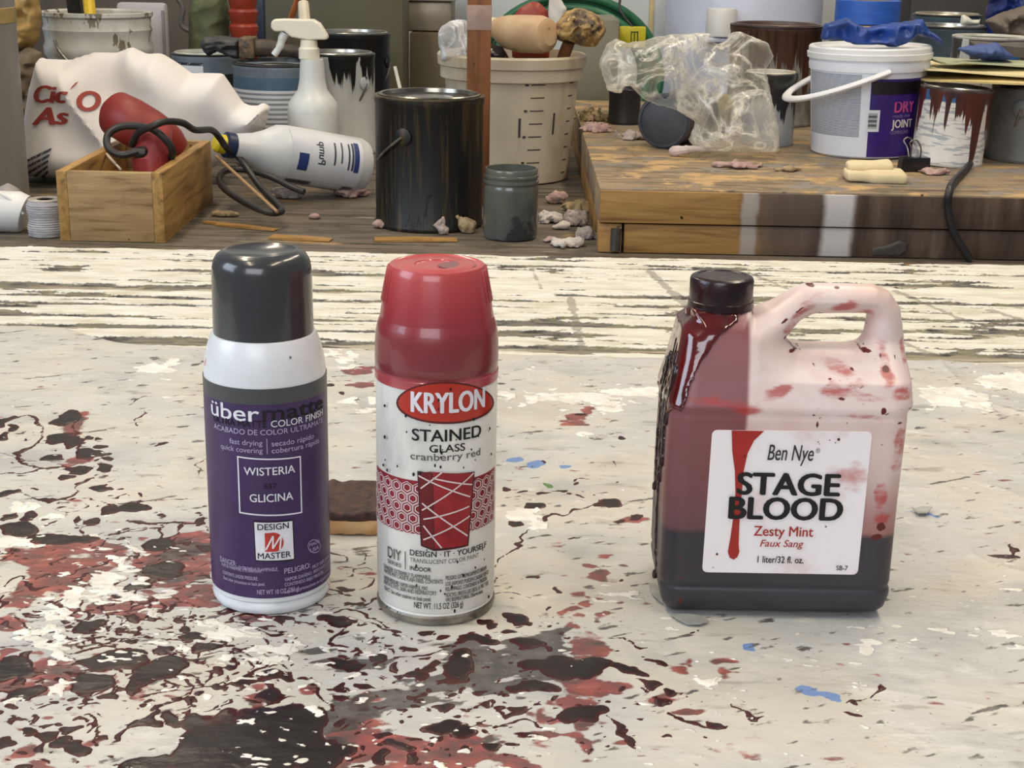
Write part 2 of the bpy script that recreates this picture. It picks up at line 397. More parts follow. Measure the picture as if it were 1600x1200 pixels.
# ---- paint-spattered drop cloth
xs = np.concatenate([np.linspace(-.96, -.54, 70)[:-1], np.arange(-.54, .54, .00105), np.linspace(.54, .96, 70)])
ys = np.concatenate([np.linspace(.36, .545, 60)[:-1], np.arange(.545, .86, .0010), np.arange(.86, 1.42, .0017)])
CX, CY = np.meshgrid(xs, ys); NY, NX = CX.shape
wx = CX+.0085*fbm(11, 3, CX*55, CY*55)+.0009*fbm(21, 2, CX*260, CY*260)
wy = CY+.0100*fbm(15, 3, CX*55, CY*55)+.0011*fbm(25, 2, CX*260, CY*260)
fl = {k: np.full(CX.shape, -3.0) for k in ('blood', 'red', 'white', 'black', 'blue', 'green')}
def win(x0, x1, y0, y1):
    i0, i1 = np.searchsorted(ys, (y0, y1)); j0, j1 = np.searchsorted(xs, (x0, x1)); return slice(max(i0-1, 0), i1+1), slice(max(j0-1, 0), j1+1)
def blob(k, x, y, rx, ry, a=0, gain=1.0):
    R = max(rx, ry)*1.25+.008; s = win(x-R, x+R, y-R, y+R)
    if CX[s].size == 0: return
    dx, dy = wx[s]-x, wy[s]-y; ca, sa = math.cos(a), math.sin(a)
    q = np.hypot((dx*ca+dy*sa)/rx, (-dx*sa+dy*ca)/ry); F = fl[k]
    F[s] = np.maximum(F[s], (1-q)*min(rx, ry)*1000*gain)
def stroke(k, pts, w, taper=True):
    P = spline(pts, 5); n = len(P)
    for i in range(n-1):
        a, b = P[i][:2], P[i+1][:2]; ww = w*(.35+.65*math.sin(pi*(i+.7)/n) if taper else 1)*(.65+.7*random.random())
        s = win(min(a[0], b[0])-.007, max(a[0], b[0])+.007, min(a[1], b[1])-.007, max(a[1], b[1])+.007)
        if CX[s].size == 0: continue
        e = b-a; t = np.clip(((wx[s]-a[0])*e[0]+(wy[s]-a[1])*e[1])/max(e@e, 1e-12), 0, 1)
        F = fl[k]; F[s] = np.maximum(F[s], (ww-np.hypot(wx[s]-a[0]-t*e[0], wy[s]-a[1]-t*e[1]))*1000)
def B(k, *L):                                               # splats given as picture position and size on the cloth
    for (u, v, ru, rv, *a) in L:
        p = G(u, v); d = proj(p)[2]; sn = EYE/math.hypot(p[1], EYE)
        blob(k, p[0], p[1], ru*d/FPX, rv*d/FPX/sn, a[0] if a else 0)
fl['line'] = np.full(CX.shape, -3.0)
def ST(k, w, *pts): stroke('line', [G(u, v) for u, v in pts], w*.00046)

# dark clotted splats, left group
B('blood', (107, 648, 24, 12), (95, 682, 22, 12), (116, 690, 14, 9), (5, 658, 10, 9), (18, 666, 9, 5), (2, 678, 8, 6), (38, 683, 4, 3), (138, 680, 6, 3), (152, 680, 6, 3), (165, 692, 11, 4), (140, 705, 21, 10),
  (165, 713, 11, 5), (168, 704, 8, 3), (85, 712, 15, 7), (160, 730, 16, 9), (118, 735, 15, 8), (100, 747, 8, 4), (130, 750, 6, 3), (162, 758, 22, 6), (68, 778, 13, 4), (12, 770, 22, 6), (250, 693, 8, 2.5), (200, 790, 34, 9),
  (165, 797, 14, 8), (252, 802, 8, 4), (306, 813, 12, 6), (145, 812, 10, 6), (122, 808, 7, 5), (8, 805, 12, 6), (38, 805, 12, 12), (30, 825, 38, 9), (95, 836, 55, 9), (245, 850, 30, 12), (255, 890, 36, 13), (220, 912, 16, 7), (330, 855, 20, 6),
  (130, 980, 27, 12), (175, 1030, 46, 13), (255, 1040, 46, 18), (215, 1062, 14, 14), (140, 1065, 30, 15), (25, 1040, 40, 18), (40, 1082, 36, 12), (42, 1135, 15, 7), (68, 1142, 18, 9), (105, 1132, 15, 8), (105, 1148, 22, 8),
  (223, 1122, 15, 7), (258, 1126, 14, 8), (260, 1104, 6, 4), (273, 1092, 9, 5), (178, 1072, 4, 3), (10, 1155, 12, 9), (135, 1160, 25, 14), (25, 1195, 20, 6), (60, 1160, 12, 6),
  (330, 1160, 60, 50), (400, 1160, 100, 55), (470, 1120, 40, 24), (300, 1120, 25, 14), (425, 1084, 18, 16), (240, 1190, 50, 20), (500, 1175, 40, 30))
B('blood', (300, 990, 26, 9), (285, 975, 12, 7), (320, 1008, 22, 8), (360, 1016, 9, 4), (250, 1012, 12, 5), (205, 1000, 10, 5), (180, 996, 8, 4), (350, 1034, 8, 4), (385, 1060, 20, 7), (310, 1076, 9, 5), (210, 965, 12, 4), (240, 960, 7, 4))
B('blood', (525, 968, 15, 6), (515, 962, 22, 5), (440, 962, 18, 4), (428, 970, 10, 4), (540, 920, 15, 5), (555, 938, 12, 3), (522, 1032, 24, 12), (545, 1042, 18, 8), (580, 1027, 18, 9), (428, 1052, 20, 7), (455, 1056, 12, 6), (490, 1072, 7, 4),
  (530, 1076, 7, 4), (562, 1074, 15, 4), (660, 1046, 24, 5), (638, 1014, 6, 4), (661, 990, 7, 4), (665, 987, 15, 4), (750, 968, 17, 4), (627, 1125, 7, 4), (700, 1132, 40, 13), (735, 1142, 30, 12), (782, 1163, 18, 9), (640, 1150, 14, 4),
  (615, 1165, 18, 6), (585, 1178, 16, 6), (740, 1000, 34, 8, -.3), (720, 1040, 24, 24), (815, 965, 17, 9), (793, 961, 14, 4), (770, 975, 12, 5), (800, 985, 10, 4))
B('blood', (820, 1005, 24, 8), (850, 1030, 45, 12), (905, 1042, 50, 12), (975, 1046, 35, 8), (830, 1070, 34, 10, .25), (905, 1115, 44, 13), (940, 1110, 26, 8), (1040, 1074, 12, 5), (1010, 1062, 24, 5), (1115, 1127, 15, 5), (1050, 1150, 8, 2.5), (1028, 1088, 9, 8), (1030, 1035, 16, 4), (855, 1085, 7, 4),
  (870, 920, 6, 2), (978, 686, 8, 3), (790, 760, 6, 4), (816, 765, 10, 2), (885, 772, 6, 2.5), (945, 783, 24, 6, -.2), (840, 788, 17, 6), (802, 816, 12, 5), (993, 809, 8, 4), (975, 815, 10, 2.5), (895, 750, 6, 2), (900, 772, 5, 2), (870, 768, 10, 2), (530, 612, 8, 2), (520, 598, 12, 4), (1560, 863, 20, 3.5), (1575, 862, 10, 4), (1330, 1095, 8, 4), (1345, 1115, 12, 2), (1180, 1115, 8, 5), (965, 905, 3, 2), (905, 648, 10, 2.5))
# strings and drips
for w, *p in ((2, (0, 700), (40, 712), (90, 722), (130, 728)), (2, (5, 655), (40, 648), (60, 660), (75, 672)), (1.6, (35, 650), (60, 655), (76, 668)), (2.2, (75, 670), (50, 695), (32, 708), (50, 725), (75, 735)), (2, (0, 742), (60, 735), (130, 722)), (1.6, (115, 655), (125, 690), (150, 712)),
              (1.6, (185, 632), (205, 626), (218, 618), (238, 617)), (1.6, (200, 660), (215, 655), (228, 643), (222, 637)), (2, (10, 765), (60, 778), (110, 768), (140, 742)), (1.6, (100, 778), (130, 775), (170, 790), (235, 778), (320, 780)), (1.6, (240, 820), (262, 815), (285, 830), (250, 838), (240, 820)), (2.4, (200, 812), (260, 818), (320, 822)),
              (2, (0, 910), (25, 900), (45, 925), (70, 915)), (1.8, (400, 930), (440, 935), (500, 925), (560, 930)), (1.5, (385, 945), (420, 950), (470, 940), (535, 945)), (2, (535, 975), (520, 990), (520, 1000), (540, 1005)), (1.5, (560, 960), (600, 975), (640, 1000)), (1.5, (480, 955), (560, 950), (600, 968), (625, 985)),
              (1.4, (550, 905), (580, 903), (575, 915), (560, 918)), (2.2, (300, 1050), (340, 1070), (390, 1050), (420, 1035)), (1.3, (205, 1080), (260, 1075), (330, 1062)), (1.6, (150, 1115), (146, 1135)), (2, (180, 1150), (200, 1140), (215, 1120)),
              (1.8, (930, 775), (905, 790), (880, 802), (855, 812), (830, 818)), (1.6, (830, 820), (808, 840), (790, 862), (780, 885)), (1.6, (778, 900), (770, 925), (760, 945)), (1.3, (870, 752), (905, 742), (915, 740)), (1.3, (850, 770), (880, 763)), (1.2, (950, 730), (963, 718)), (3, (960, 1118), (972, 1145), (985, 1172)), (2, (1050, 1110), (1075, 1125), (1110, 1130), (1140, 1132)),
              (2, (940, 992), (975, 995), (1000, 1008), (1022, 1006)), (1.4, (1310, 1110), (1318, 1095), (1335, 1090), (1350, 1078), (1368, 1070)), (1.4, (1160, 1100), (1180, 1112), (1195, 1110)), (2, (1540, 862), (1575, 858), (1582, 848)), (1.6, (770, 930), (800, 922), (830, 930)), (2, (770, 1095), (800, 1110), (830, 1098)), (1.6, (790, 1130), (810, 1118), (850, 1125))):
    ST('blood', w*1.4, *p)
def scatter(k, n, cu, cv, su, sv, r0, r1, flat_=1.0):        # loose droplets thickening towards the middle of a splash
    for _ in range(n):
        u, v = random.gauss(cu, su), random.gauss(cv, sv)
        if v < 560: continue
        p = G(u, v); r = r0*(r1/r0)**(random.random()**2.2); e = random.uniform(.5, 1)
        blob(k, p[0], p[1], r*.001, r*.001*e*flat_, random.uniform(-.6, .6))
scatter('blood', 420, 150, 870, 130, 70, .55, 3.2); scatter('blood', 520, 210, 1050, 160, 75, .55, 3.4); scatter('blood', 380, 560, 1040, 130, 65, .55, 3.2); scatter('blood', 240, 800, 1080, 90, 80, .5, 2.8); scatter('blood', 150, 60, 1000, 60, 90, .5, 3); scatter('blood', 120, 480, 950, 120, 25, .5, 1.8)
scatter('blood', 70, 100, 740, 70, 40, .7, 3); scatter('blood', 40, 870, 790, 60, 40, .6, 1.6); scatter('blood', 35, 1000, 1080, 60, 40, .6, 2.2); scatter('blood', 14, 1300, 1080, 150, 60, .5, 1.0); scatter('blood', 60, 700, 1150, 90, 40, 1, 4.5); scatter('blood', 14, 560, 590, 40, 30, .6, 1.8); scatter('blood', 10, 900, 610, 100, 40, .4, .8)
for _ in range(260):                                          # thin random strings over the dense half
    u, v = random.gauss(250, 190), random.gauss(960, 110)
    if not (-60 < u < 780 and 740 < v < 1230): continue
    a = random.uniform(-.5, .5); L = random.uniform(25, 90); pts = [(u, v)]
    for _ in range(4):
        a += random.uniform(-.9, .9); u += math.cos(a)*L/4; v += math.sin(a)*L/7; pts.append((u, v))
    ST('blood', random.uniform(1.1, 2.2), *pts)
# thin red washes
B('red', (115, 880, 72, 44), (280, 872, 75, 42), (300, 930, 50, 20), (60, 860, 60, 25), (330, 840, 40, 14), (10, 975, 26, 12), (110, 950, 30, 14), (40, 925, 30, 25), (200, 950, 60, 20), (122, 715, 18, 10), (120, 660, 14, 24), (60, 1060, 70, 34), (220, 1070, 25, 18), (550, 1150, 50, 46), (630, 1175, 70, 28), (720, 1165, 70, 28), (40, 1165, 18, 12), (150, 1105, 10, 12), (60, 1190, 30, 8),
  (915, 1020, 30, 26), (905, 1080, 42, 30), (900, 1060, 32, 40), (930, 1010, 14, 26), (903, 1150, 13, 34), (898, 1172, 7, 16), (950, 1070, 36, 10), (845, 1120, 10, 22), (850, 1140, 18, 22), (900, 655, 20, 10), (895, 658, 26, 6), (915, 640, 12, 8), (990, 812, 22, 5), (560, 575, 30, 6), (560, 600, 20, 6), (1530, 863, 6, 2),
  (918, 880, 12, 6), (930, 895, 14, 8), (905, 925, 10, 6), (925, 915, 8, 5), (918, 940, 10, 5), (900, 955, 10, 5), (923, 965, 14, 5), (903, 975, 6, 9), (1080, 1028, 12, 7), (1065, 1040, 18, 6), (1140, 1045, 14, 22), (1025, 1085, 9, 8), (560, 1090, 20, 8), (490, 1082, 18, 10), (405, 1085, 14, 30), (10, 1020, 16, 10), (1080, 1108, 26, 7))
scatter('red', 120, 250, 900, 120, 50, 1, 7, .7); scatter('red', 110, 680, 1160, 110, 40, 1, 7, .7); scatter('red', 60, 905, 1040, 40, 70, .8, 4); scatter('red', 40, 930, 900, 20, 40, .6, 2.5); scatter('red', 90, 120, 1060, 90, 60, 1, 5)
# black smeared paint; far-left tear marks paint in the shade under the cloth
B('black', (770, 1060, 60, 26, -.2), (720, 1020, 40, 22), (690, 1060, 80, 16, .3), (610, 1090, 90, 22, .3), (540, 1110, 60, 22, .3), (830, 1010, 70, 20, .2), (860, 1035, 50, 24), (350, 1170, 90, 50), (450, 1160, 90, 50), (560, 1040, 60, 10, .3), (800, 1040, 80, 24), (530, 1030, 40, 16), (285, 855, 60, 18), (250, 895, 50, 14), (310, 535, 14, 4), (316, 560, 6, 40), (318, 585, 4, 14), (110, 652, 26, 9), (135, 980, 28, 10), (260, 1045, 48, 16), (870, 985, 60, 8, .2), (500, 1010, 30, 6, .3))
# white chips and scrapes; the last few right-hand strokes are painted-in glints
B('white', (205, 858, 8, 14, .7), (185, 882, 14, 20, .7), (160, 905, 20, 14, .6), (195, 920, 34, 10), (120, 930, 24, 14, .6), (85, 955, 30, 14, .5), (50, 985, 34, 14, .4), (70, 1000, 20, 8), (108, 1015, 8, 26), (100, 1072, 16, 16), (95, 1085, 10, 10), (190, 935, 42, 7), (215, 908, 16, 6), (250, 930, 24, 5), (25, 845, 34, 10), (80, 808, 18, 6), (35, 790, 24, 8), (190, 1030, 34, 3), (180, 1022, 20, 2), (360, 985, 44, 10, .2), (340, 970, 24, 7), (430, 1010, 40, 12), (410, 1030, 50, 8), (570, 1020, 14, 4), (450, 1160, 4, 2), (480, 1185, 16, 6, .4), (40, 1090, 24, 7),
  (1365, 1005, 22, 10), (1355, 1015, 14, 8), (1410, 978, 14, 3, .3), (1350, 980, 16, 3), (1490, 800, 4, 3), (825, 803, 26, 12), (840, 815, 18, 10, -.5), (915, 676, 12, 4), (955, 640, 24, 5, -.2), (900, 620, 70, 9), (985, 612, 45, 7), (1015, 606, 30, 6), (790, 615, 14, 8), (835, 622, 18, 6), (940, 630, 30, 5), (1500, 615, 46, 12), (1470, 620, 30, 16), (1530, 632, 24, 9), (1570, 595, 44, 15), (1600, 590, 30, 14), (540, 557, 16, 8), (520, 550, 12, 7), (550, 570, 20, 4), (240, 575, 34, 7), (270, 565, 16, 5), (590, 620, 14, 5), (545, 625, 20, 5), (570, 640, 20, 6), (90, 1010, 26, 10), (1120, 1062, 18, 8), (1100, 1050, 12, 4), (980, 930, 26, 5, -.4), (955, 938, 14, 3), (1040, 965, 10, 3), (1015, 1178, 10, 5), (1030, 1190, 8, 8), (1560, 880, 10, 2), (1560, 985, 30, 4, -.2), (1590, 1010, 20, 5, -.4), (1500, 985, 24, 2), (1580, 920, 12, 3))
scatter('white', 160, 160, 930, 90, 60, .7, 4, .8); scatter('white', 90, 900, 615, 90, 18, .6, 3.5); scatter('white', 120, 450, 1020, 110, 40, .6, 3); scatter('white', 60, 1520, 610, 60, 22, .8, 4); scatter('white', 50, 250, 575, 60, 16, .6, 3); scatter('white', 60, 720, 1160, 120, 40, .6, 3); scatter('white', 60, 1250, 1050, 200, 90, .5, 1.4); scatter('white', 40, 560, 580, 50, 40, .8, 3)
scatter('white', 90, 380, 1150, 110, 45, .35, 1.1); scatter('red', 120, 180, 880, 120, 40, .8, 4, .7)
B('blue', (800, 714, 20, 5), (837, 724, 13, 5), (880, 728, 12, 3), (1265, 1080, 18, 10), (1440, 800, 20, 2), (1180, 1010, 10, 6), (1290, 1090, 12, 12))
B('green', (842, 754, 8, 3.5), (850, 757, 5, 3))
line = fl.pop('line'); st = fbm(31, 4, CX*55+CY*30, CY*190-CX*80)                   # brushed direction of dry smears
fl['black'] = np.minimum(fl['black'], 6)*.35+3.2*st+.5*fbm(34, 3, CX*150, CY*150)-.2; fl['red'] = np.minimum(fl['red'], 4)*.5+3.0*fbm(33, 4, CX*70+CY*20, CY*170)+.9*fbm(36, 3, CX*220, CY*220)+.1; fl['white'] = np.minimum(fl['white'], 4)*.6+3.8*fbm(37, 4, CX*150+CY*90, CY*290)-.2; fl['blue'] += 2.6*st
fl['blood'] += .35*fbm(39, 3, CX*200, CY*200)+.8*fbm(43, 3, CX*85, CY*130)*(fl['blood'] > -1.5); fl['blood'] = np.maximum(fl['blood'], line+.25*fbm(44, 2, CX*150, CY*150))
tonal = fbm(5, 3, CX*5, CY*6)
CZ = -.0012+.0011*fbm(51, 3, CX*9, CY*13)+.0006*fbm(54, 3, CX*60, CY*70)
ridge = (1-2*np.abs(fbm(57, 2, CX*7-CY*4, CY*9+CX*3)))**6
CZ += .0016*np.clip(ridge, 0, 1)*np.clip((CX-.05)*4, 0, 1)
CZ += .00045*np.clip(fl['blood'], 0, 1.2)+.0005*np.clip(fl['white'], 0, 1)
yedge = np.interp(CX, [-1, -.60, -.488, -.42, -.36, -.30, -.15, 0, .2, .46, 1], [1.37, 1.36, 1.352, 1.345, 1.30, 1.288, 1.290, 1.282, 1.286, 1.288, 1.29])+.006*fbm(58, 3, CX*18, CX*0)
CZ -= .0045*np.clip((CY-yedge+.012)/.012, 0, 1)
for (x, y, r) in ((-.1345, .767, .04), (-.0406, .7577, .04), (.10, .765, .05), (.15, .765, .05), (.20, .765, .05), (-.1, .9, .06)):
    w = np.clip((np.hypot(CX-x, CY-y)-r)/.02, 0, 1); CZ = np.where(w < 1, np.minimum(CZ*w-.0004*(1-w), 0), CZ)
t = NT('spattered_cloth'); n1 = t.noise(7, (1, 1.2, 1), 5); n2 = t.noise(40, (1, 2.2, 1), 5); n3 = t.noise(420, (1, 1, 1), 3)
base = t.ramp(n1, [(.30, 'a9a9a8'), (.44, 'bdbdba'), (.56, 'c4c0b5'), (.70, 'b4b0a6')])
base = t.mix(t.math('MULTIPLY', t.step(t.noise(11, (1, 1.5, 1), 4), .54, .70), .6), base, '9fa4a8')
base = t.mix(t.math('MULTIPLY', t.step(n2, .58, .72), .6), base, 'd3d1c8')
base = t.mix(t.math('MULTIPLY', t.step(t.noise(22, (1, 3, 1), 5), .60, .70), .5), base, '7b776d')
base = t.mix(t.math('MULTIPLY', t.step(t.noise(190, (1, 1, 1), 3), .70, .73), .8), base, '6d6357')
wob = t.math('MULTIPLY', t.math('SUBTRACT', n3, .5), .9)
def fac(k, lo, hi, s=1.0):
    return t.math('MULTIPLY', t.step(t.math('ADD', t.attr(k), wob), lo, hi), s)
c = t.mix(fac('red', 0, 1.1, .88), base, t.ramp(t.noise(60, (1, 1.8, 1), 5), [(.3, '35100e'), (.44, '641a17'), (.58, '86271f'), (.72, 'a5493e')]))
c = t.mix(fac('blue', 0, .6, .9), c, '5f83b8'); c = t.mix(fac('green', 0, .5), c, '5f7a45')
c = t.mix(fac('black', .1, .8, .9), c, t.ramp(t.noise(120, (1, 1, 1), 4), [(.35, '2e2c2b'), (.65, '56524e')]))
bl = t.math('ADD', t.attr('blood'), t.math('MULTIPLY', t.math('SUBTRACT', t.noise(90, (1, 1, 1), 4), .5), 2.2))
bcol = t.ramp(t.math('MULTIPLY', bl, .16), [(.0, '480e10'), (.2, '2f0e10'), (.45, '1d0f10'), (.8, '1b1615')])
c = t.mix(fac('blood', -.1, .15), c, bcol)
c = t.mix(fac('white', .15, .45), c, t.ramp(t.noise(70, (1, 1, 1), 3), [(.4, 'd9d6cc'), (.6, 'eceae4')]))
hgt = t.math('ADD', t.math('MULTIPLY', t.step(t.attr('blood'), -.1, .5), .5), t.math('ADD', t.math('MULTIPLY', n3, .12), t.math('MULTIPLY', n2, .8)))
hgt = t.math('ADD', hgt, t.math('MULTIPLY', t.step(t.attr('white'), 0, .6), .5))
t.bump(hgt, .6, .002)
rough = t.ramp(t.noise(16, (1, 2, 1), 4), [(.38, (.30,)*3+(1,)), (.62, (.55,)*3+(1,))])
cloth_mat = t.done(c, rough, spec=.42)
cloth = grid_mesh('drop_cloth', CX, np.minimum(CY, yedge), CZ, fl, cloth_mat, keep=CY < yedge)
tag(cloth, 'pale drop cloth spattered with dark red and black paint on the front table', 'drop cloth')
# ------------------------------------------------------------------ purple spray can
WH = (1, 1, 1)
ux, uy = G(425, 922)[:2]; W1 = Wrap(ux, uy, .0330, 413, 92)
can = thing('spray_can', 'purple and white spray paint can with a dark grey cap, leftmost on the drop cloth', 'spray can', (ux, uy, 0), W1.rz)
white_enamel = pm('white_enamel', 'dfe3e8', 'd6dade', 40, rough=.25, extra=('c9989a', 45, .70)); tin = pm('tin_plate', 'c9ccd0', 'aeb1b5', 30, rough=.3, metal=.8)
MB().lathe([(.0300, 0), (.0318, .0004), (.0327, .002), (.0329, .0042), (.0322, .0056), (.0318, .0066), (.0330, .0080), (.0330, .1275), (.0328, .1335), (.0320, .1395), (.0306, .1455), (.0290, .1505), (.0278, .153), (.0230, .154)], 96).build('body', white_enamel, can)
capm = pm('grey_cap_plastic', '3a3c3e', '343537', 20, rough=.22, coat=.3, extra=('5c2a30', 50, .78))
MB().lathe([(.0255, .1525), (.0268, .1527), (.0268, .160), (.0265, .184), (.0262, .1885), (.0254, .1922), (.0238, .1950), (.0212, .1968), (.0188, .1974), (.0178, .1970), (.0168, .1964), (.0020, .1958)], 96).build('cap', capm, can)
lab = MB(); lab.shell(.0331, -2.6, 2.6, .0105, .1215, .00025, 120); lab.shell(.0331, -2.6, 2.6, .1215, .1300, .00025, 120, 1)
label = lab.build('label', [pm('purple_label', '3f2a58', '392650', 30, rough=.38, lo=.4), pm('grey_label_band', '4a4b4d', '434446', 30, rough=.4)], can)
label['label'] = 'purple printed label with a grey band along its top'
white_ink = flat('white_ink', 'e6e6ee', .5); lilac = flat('lilac_ink', 'b9adcf', .6); black_ink = flat('black_ink', '0d0b10', .7); red_ink = flat('red_ink', 'b02a24', .45)
w = MB(); T = W1.text
T(w, 'über', 334, 403, 656, 24, .018); T(w, 'COLOR FINISH', 419, 495, 662, 10, .004)
T(w, 'matte', 407, 496, 652, 22, .018, mi=2); T(w, 'ULTRA MATTE', 337, 413, 666, 10, .004, mi=2)
T(w, 'ACABADO DE COLOR ULTRAMATE', 337, 495, 679, 8, 0, mi=1)
T(w, 'fast drying', 359, 406, 695, 8, 0, mi=1); T(w, 'quick covering', 346, 406, 706, 8, 0, mi=1); T(w, 'secado rápido', 419, 481, 693, 8, 0, mi=1); T(w, 'cobertura rápida', 419, 489, 703, 8, 0, mi=1)
W1.line(w, (412.5, 685), (412.5, 709), .9, mi=1)
for a, b in (((370, 713), (460, 713)), ((370, 800), (460, 800)), ((370, 712), (370, 801)), ((460, 712), (460, 801))): W1.line(w, a, b, 2.2)
T(w, 'WISTERIA', 378, 452, 742, 12, .012); T(w, '557', 406, 425, 763, 7.5, .006, mi=2); T(w, 'GLICINA', 385, 448, 783.5, 12, .012)
for k in range(28):
    a0, a1 = 2*pi*k/28, 2*pi*(k+1)/28; W1.line(w, (478+9.5*math.cos(a0), 853+10*math.sin(a0)), (478+9.5*math.cos(a1), 853+10*math.sin(a1)), 1.2, mi=1)
T(w, 'MADE', 470.5, 485.5, 851, 5, .01, mi=1); T(w, 'USA', 471.5, 485, 860, 6, .02, mi=1)
T(w, 'DANGER:', 338, 362, 881, 8, .008, mi=1); T(w, 'EXTREMELY FLAMMABLE.', 365, 423, 892, 5.5, .004, mi=1)
for i, s in enumerate(('VAPOR HARMFUL. EYE IRRITANT.', 'CONTENTS UNDER PRESSURE.', 'Read other precautions on back panel.')): T(w, s, 340+i, (400, 393, 403)[i], 892+i*9.2+(2 if i else 0), 5.2, .004, mi=1)
T(w, 'PELIGRO:', 432, 471, 892, 8, .008, mi=1); T(w, 'MUY INFLAMABLE.', 474, 504, 881, 5.5, .004, mi=1)
for i, s in enumerate(('VAPOR DAÑINO. IRRITANTE DE OJOS.', 'CONTENIDO BAJO PRESIÓN.', 'Lea otras precauciones en el panel posterior.')): T(w, s, 432, (503, 491, 505)[i], 899+i*9-(i == 1)*-1, 5.2, .004, mi=1)
T(w, 'NET WT 10 OZ (283 g)', 391, 453, 927, 7, .004, mi=1)
w.build('lettering', [white_ink, lilac, black_ink], label, fix=False)
w = MB(); W1.poly(w, [(389, 813), (447, 811), (448, 874), (390, 876)], .0007, 1); W1.poly(w, [(390.5, 815), (445.5, 813), (446.5, 872), (391.5, 874)], .0009, 0)
W1.poly(w, [(405, 832), (418, 831)]+[(418+14*math.cos(a), 846+15*math.sin(a)) for a in np.linspace(-1.4, 1.5, 12)]+[(405, 861)], .0011, 2)
T(w, 'DESIGN', 395, 440, 826.5, 9, .008, mi=1, lift=.0011); T(w, 'MASTER', 394, 442, 871.5, 9, .008, mi=1, lift=.0011)
for a, b in (((406, 858), (417, 836)), ((417, 836), (416, 856)), ((416, 856), (429, 834)), ((429, 834), (426, 858)), ((426, 858), (432, 856))): W1.line(w, a, b, 2.4, .0013, 0)
w.build('logo', [white_ink, black_ink, pm('logo_red', 'c0392f', 'a82f28', 60, rough=.4)], label, fix=False)
MB().lathe([(.0006, 0), (.0006, .0006), (.0002, .0008)], 12, rot=Matrix.Rotation(pi/2, 3, 'X')).build('paint_spot', flat('grey_speck', '6b685f'), can, (math.sin(.45)*.0306, -math.cos(.45)*.0306, .1455))

# ------------------------------------------------------------------ red-capped spray can
kx, ky = G(681, 938)[:2]; W2 = Wrap(kx, ky, .0327, 682, 90.5)
can2 = thing('spray_can', 'spray paint can with red cap and worn white label, middle of the drop cloth', 'spray can', (kx, ky, 0), W2.rz)
t = NT('worn_white_label'); n = t.noise(22, (1, 1, .3), 4); n2 = t.noise(260, (1, 1, 1.6), 3)
c = t.ramp(n, [(.34, 'c4c4be'), (.48, 'e6e4de'), (.66, 'f0eee6')]); c = t.mix(t.step(n2, .715, .73), c, '3a3330')
c = t.mix(t.math('MULTIPLY', t.step(t.noise(30, (1, 1, .12), 4), .62, .70), .5), c, '97948a'); t.bump(t.noise(60, (1, 1, .6), 3), .25); worn = t.done(c, .4)
MB().lathe([(.0295, .001), (.0312, .0002), (.0324, .0012), (.0328, .0032), (.0326, .0048), (.0318, .0058), (.0316, .0066), (.0327, .0082), (.0327, .1330), (.0322, .136), (.0290, .137)], 96).build('body', [worn], can2)
MB().lathe([(.0300, .0004), (.0326, .0008), (.0331, .0026), (.0330, .0046), (.0322, .0056)], 96, close=False).build('bottom_rim', pm('old_tin', '9a958a', '6f6a62', 60, rough=.4, metal=.7), can2)
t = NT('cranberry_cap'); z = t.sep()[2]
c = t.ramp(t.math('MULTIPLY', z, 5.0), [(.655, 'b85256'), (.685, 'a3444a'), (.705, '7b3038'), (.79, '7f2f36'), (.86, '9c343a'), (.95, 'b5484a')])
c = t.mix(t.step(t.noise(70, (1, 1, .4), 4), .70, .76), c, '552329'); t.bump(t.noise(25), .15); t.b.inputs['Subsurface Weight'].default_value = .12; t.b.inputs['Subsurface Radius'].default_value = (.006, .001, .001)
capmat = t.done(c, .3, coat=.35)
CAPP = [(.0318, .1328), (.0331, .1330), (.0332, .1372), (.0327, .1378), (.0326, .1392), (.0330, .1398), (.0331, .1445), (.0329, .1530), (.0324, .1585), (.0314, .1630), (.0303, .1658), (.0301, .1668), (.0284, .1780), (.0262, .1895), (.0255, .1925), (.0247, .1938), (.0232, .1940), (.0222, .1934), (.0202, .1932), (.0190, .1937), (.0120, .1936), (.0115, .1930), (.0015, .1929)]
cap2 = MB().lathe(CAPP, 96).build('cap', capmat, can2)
MB().lathe([(.0100, 0), (.0100, .0004), (.003, .0005)], 32, sq=.9).build('cap_smudge', pm('cap_scuff', '73595b', '8c5055', 300, rough=.45), cap2, (.0105, -.002, .1931))
m = MB()
for k in range(18):
    a = (-.42+.84*k/8) if k < 9 else (pi-.42+.84*(k-9)/8); m.box((math.cos(a)*.0269, math.sin(a)*.0269, .1835), (.0022, .0009, .018), .0002, Matrix.Rotation(a, 3, 'Z') @ Matrix.Rotation(-.19, 3, 'Y'))
m.build('cap_ribs', capmat, cap2)
w = MB(); T = W2.text; P = W2.poly
def ell(cu, cv, a, b, n=40): return [(cu+a*math.cos(2*pi*k/n), cv+b*math.sin(2*pi*k/n)) for k in range(n)]
P(w, ell(695, 629, 70, 33), .0007, 1); P(w, ell(695, 628.5, 66.5, 30), .0009, 2)
T(w, 'KRYLON', 646, 750, 644, 31, .035, lift=.0011, mi=0)
w.build('brand_oval', [white_ink, flat('dark_red_ink', '5a1512'), pm('oval_red', 'a82a1c', 'b5301f', 30, rough=.3)], can2, fix=False)
w = MB()
T(w, 'STAINED', 647, 746, 689, 18, .022); T(w, 'GLASS', 672, 723, 706, 11.5, .016); T(w, 'cranberry red', 645, 745, 719, 11, .003, mi=1)
T(w, 'DIY', 611, 631, 873, 16, .004, mi=1); T(w, 'SERIES', 611, 631, 883, 6, .004, mi=1); W2.line(w, (637, 861), (637, 889), 1.4, mi=1)
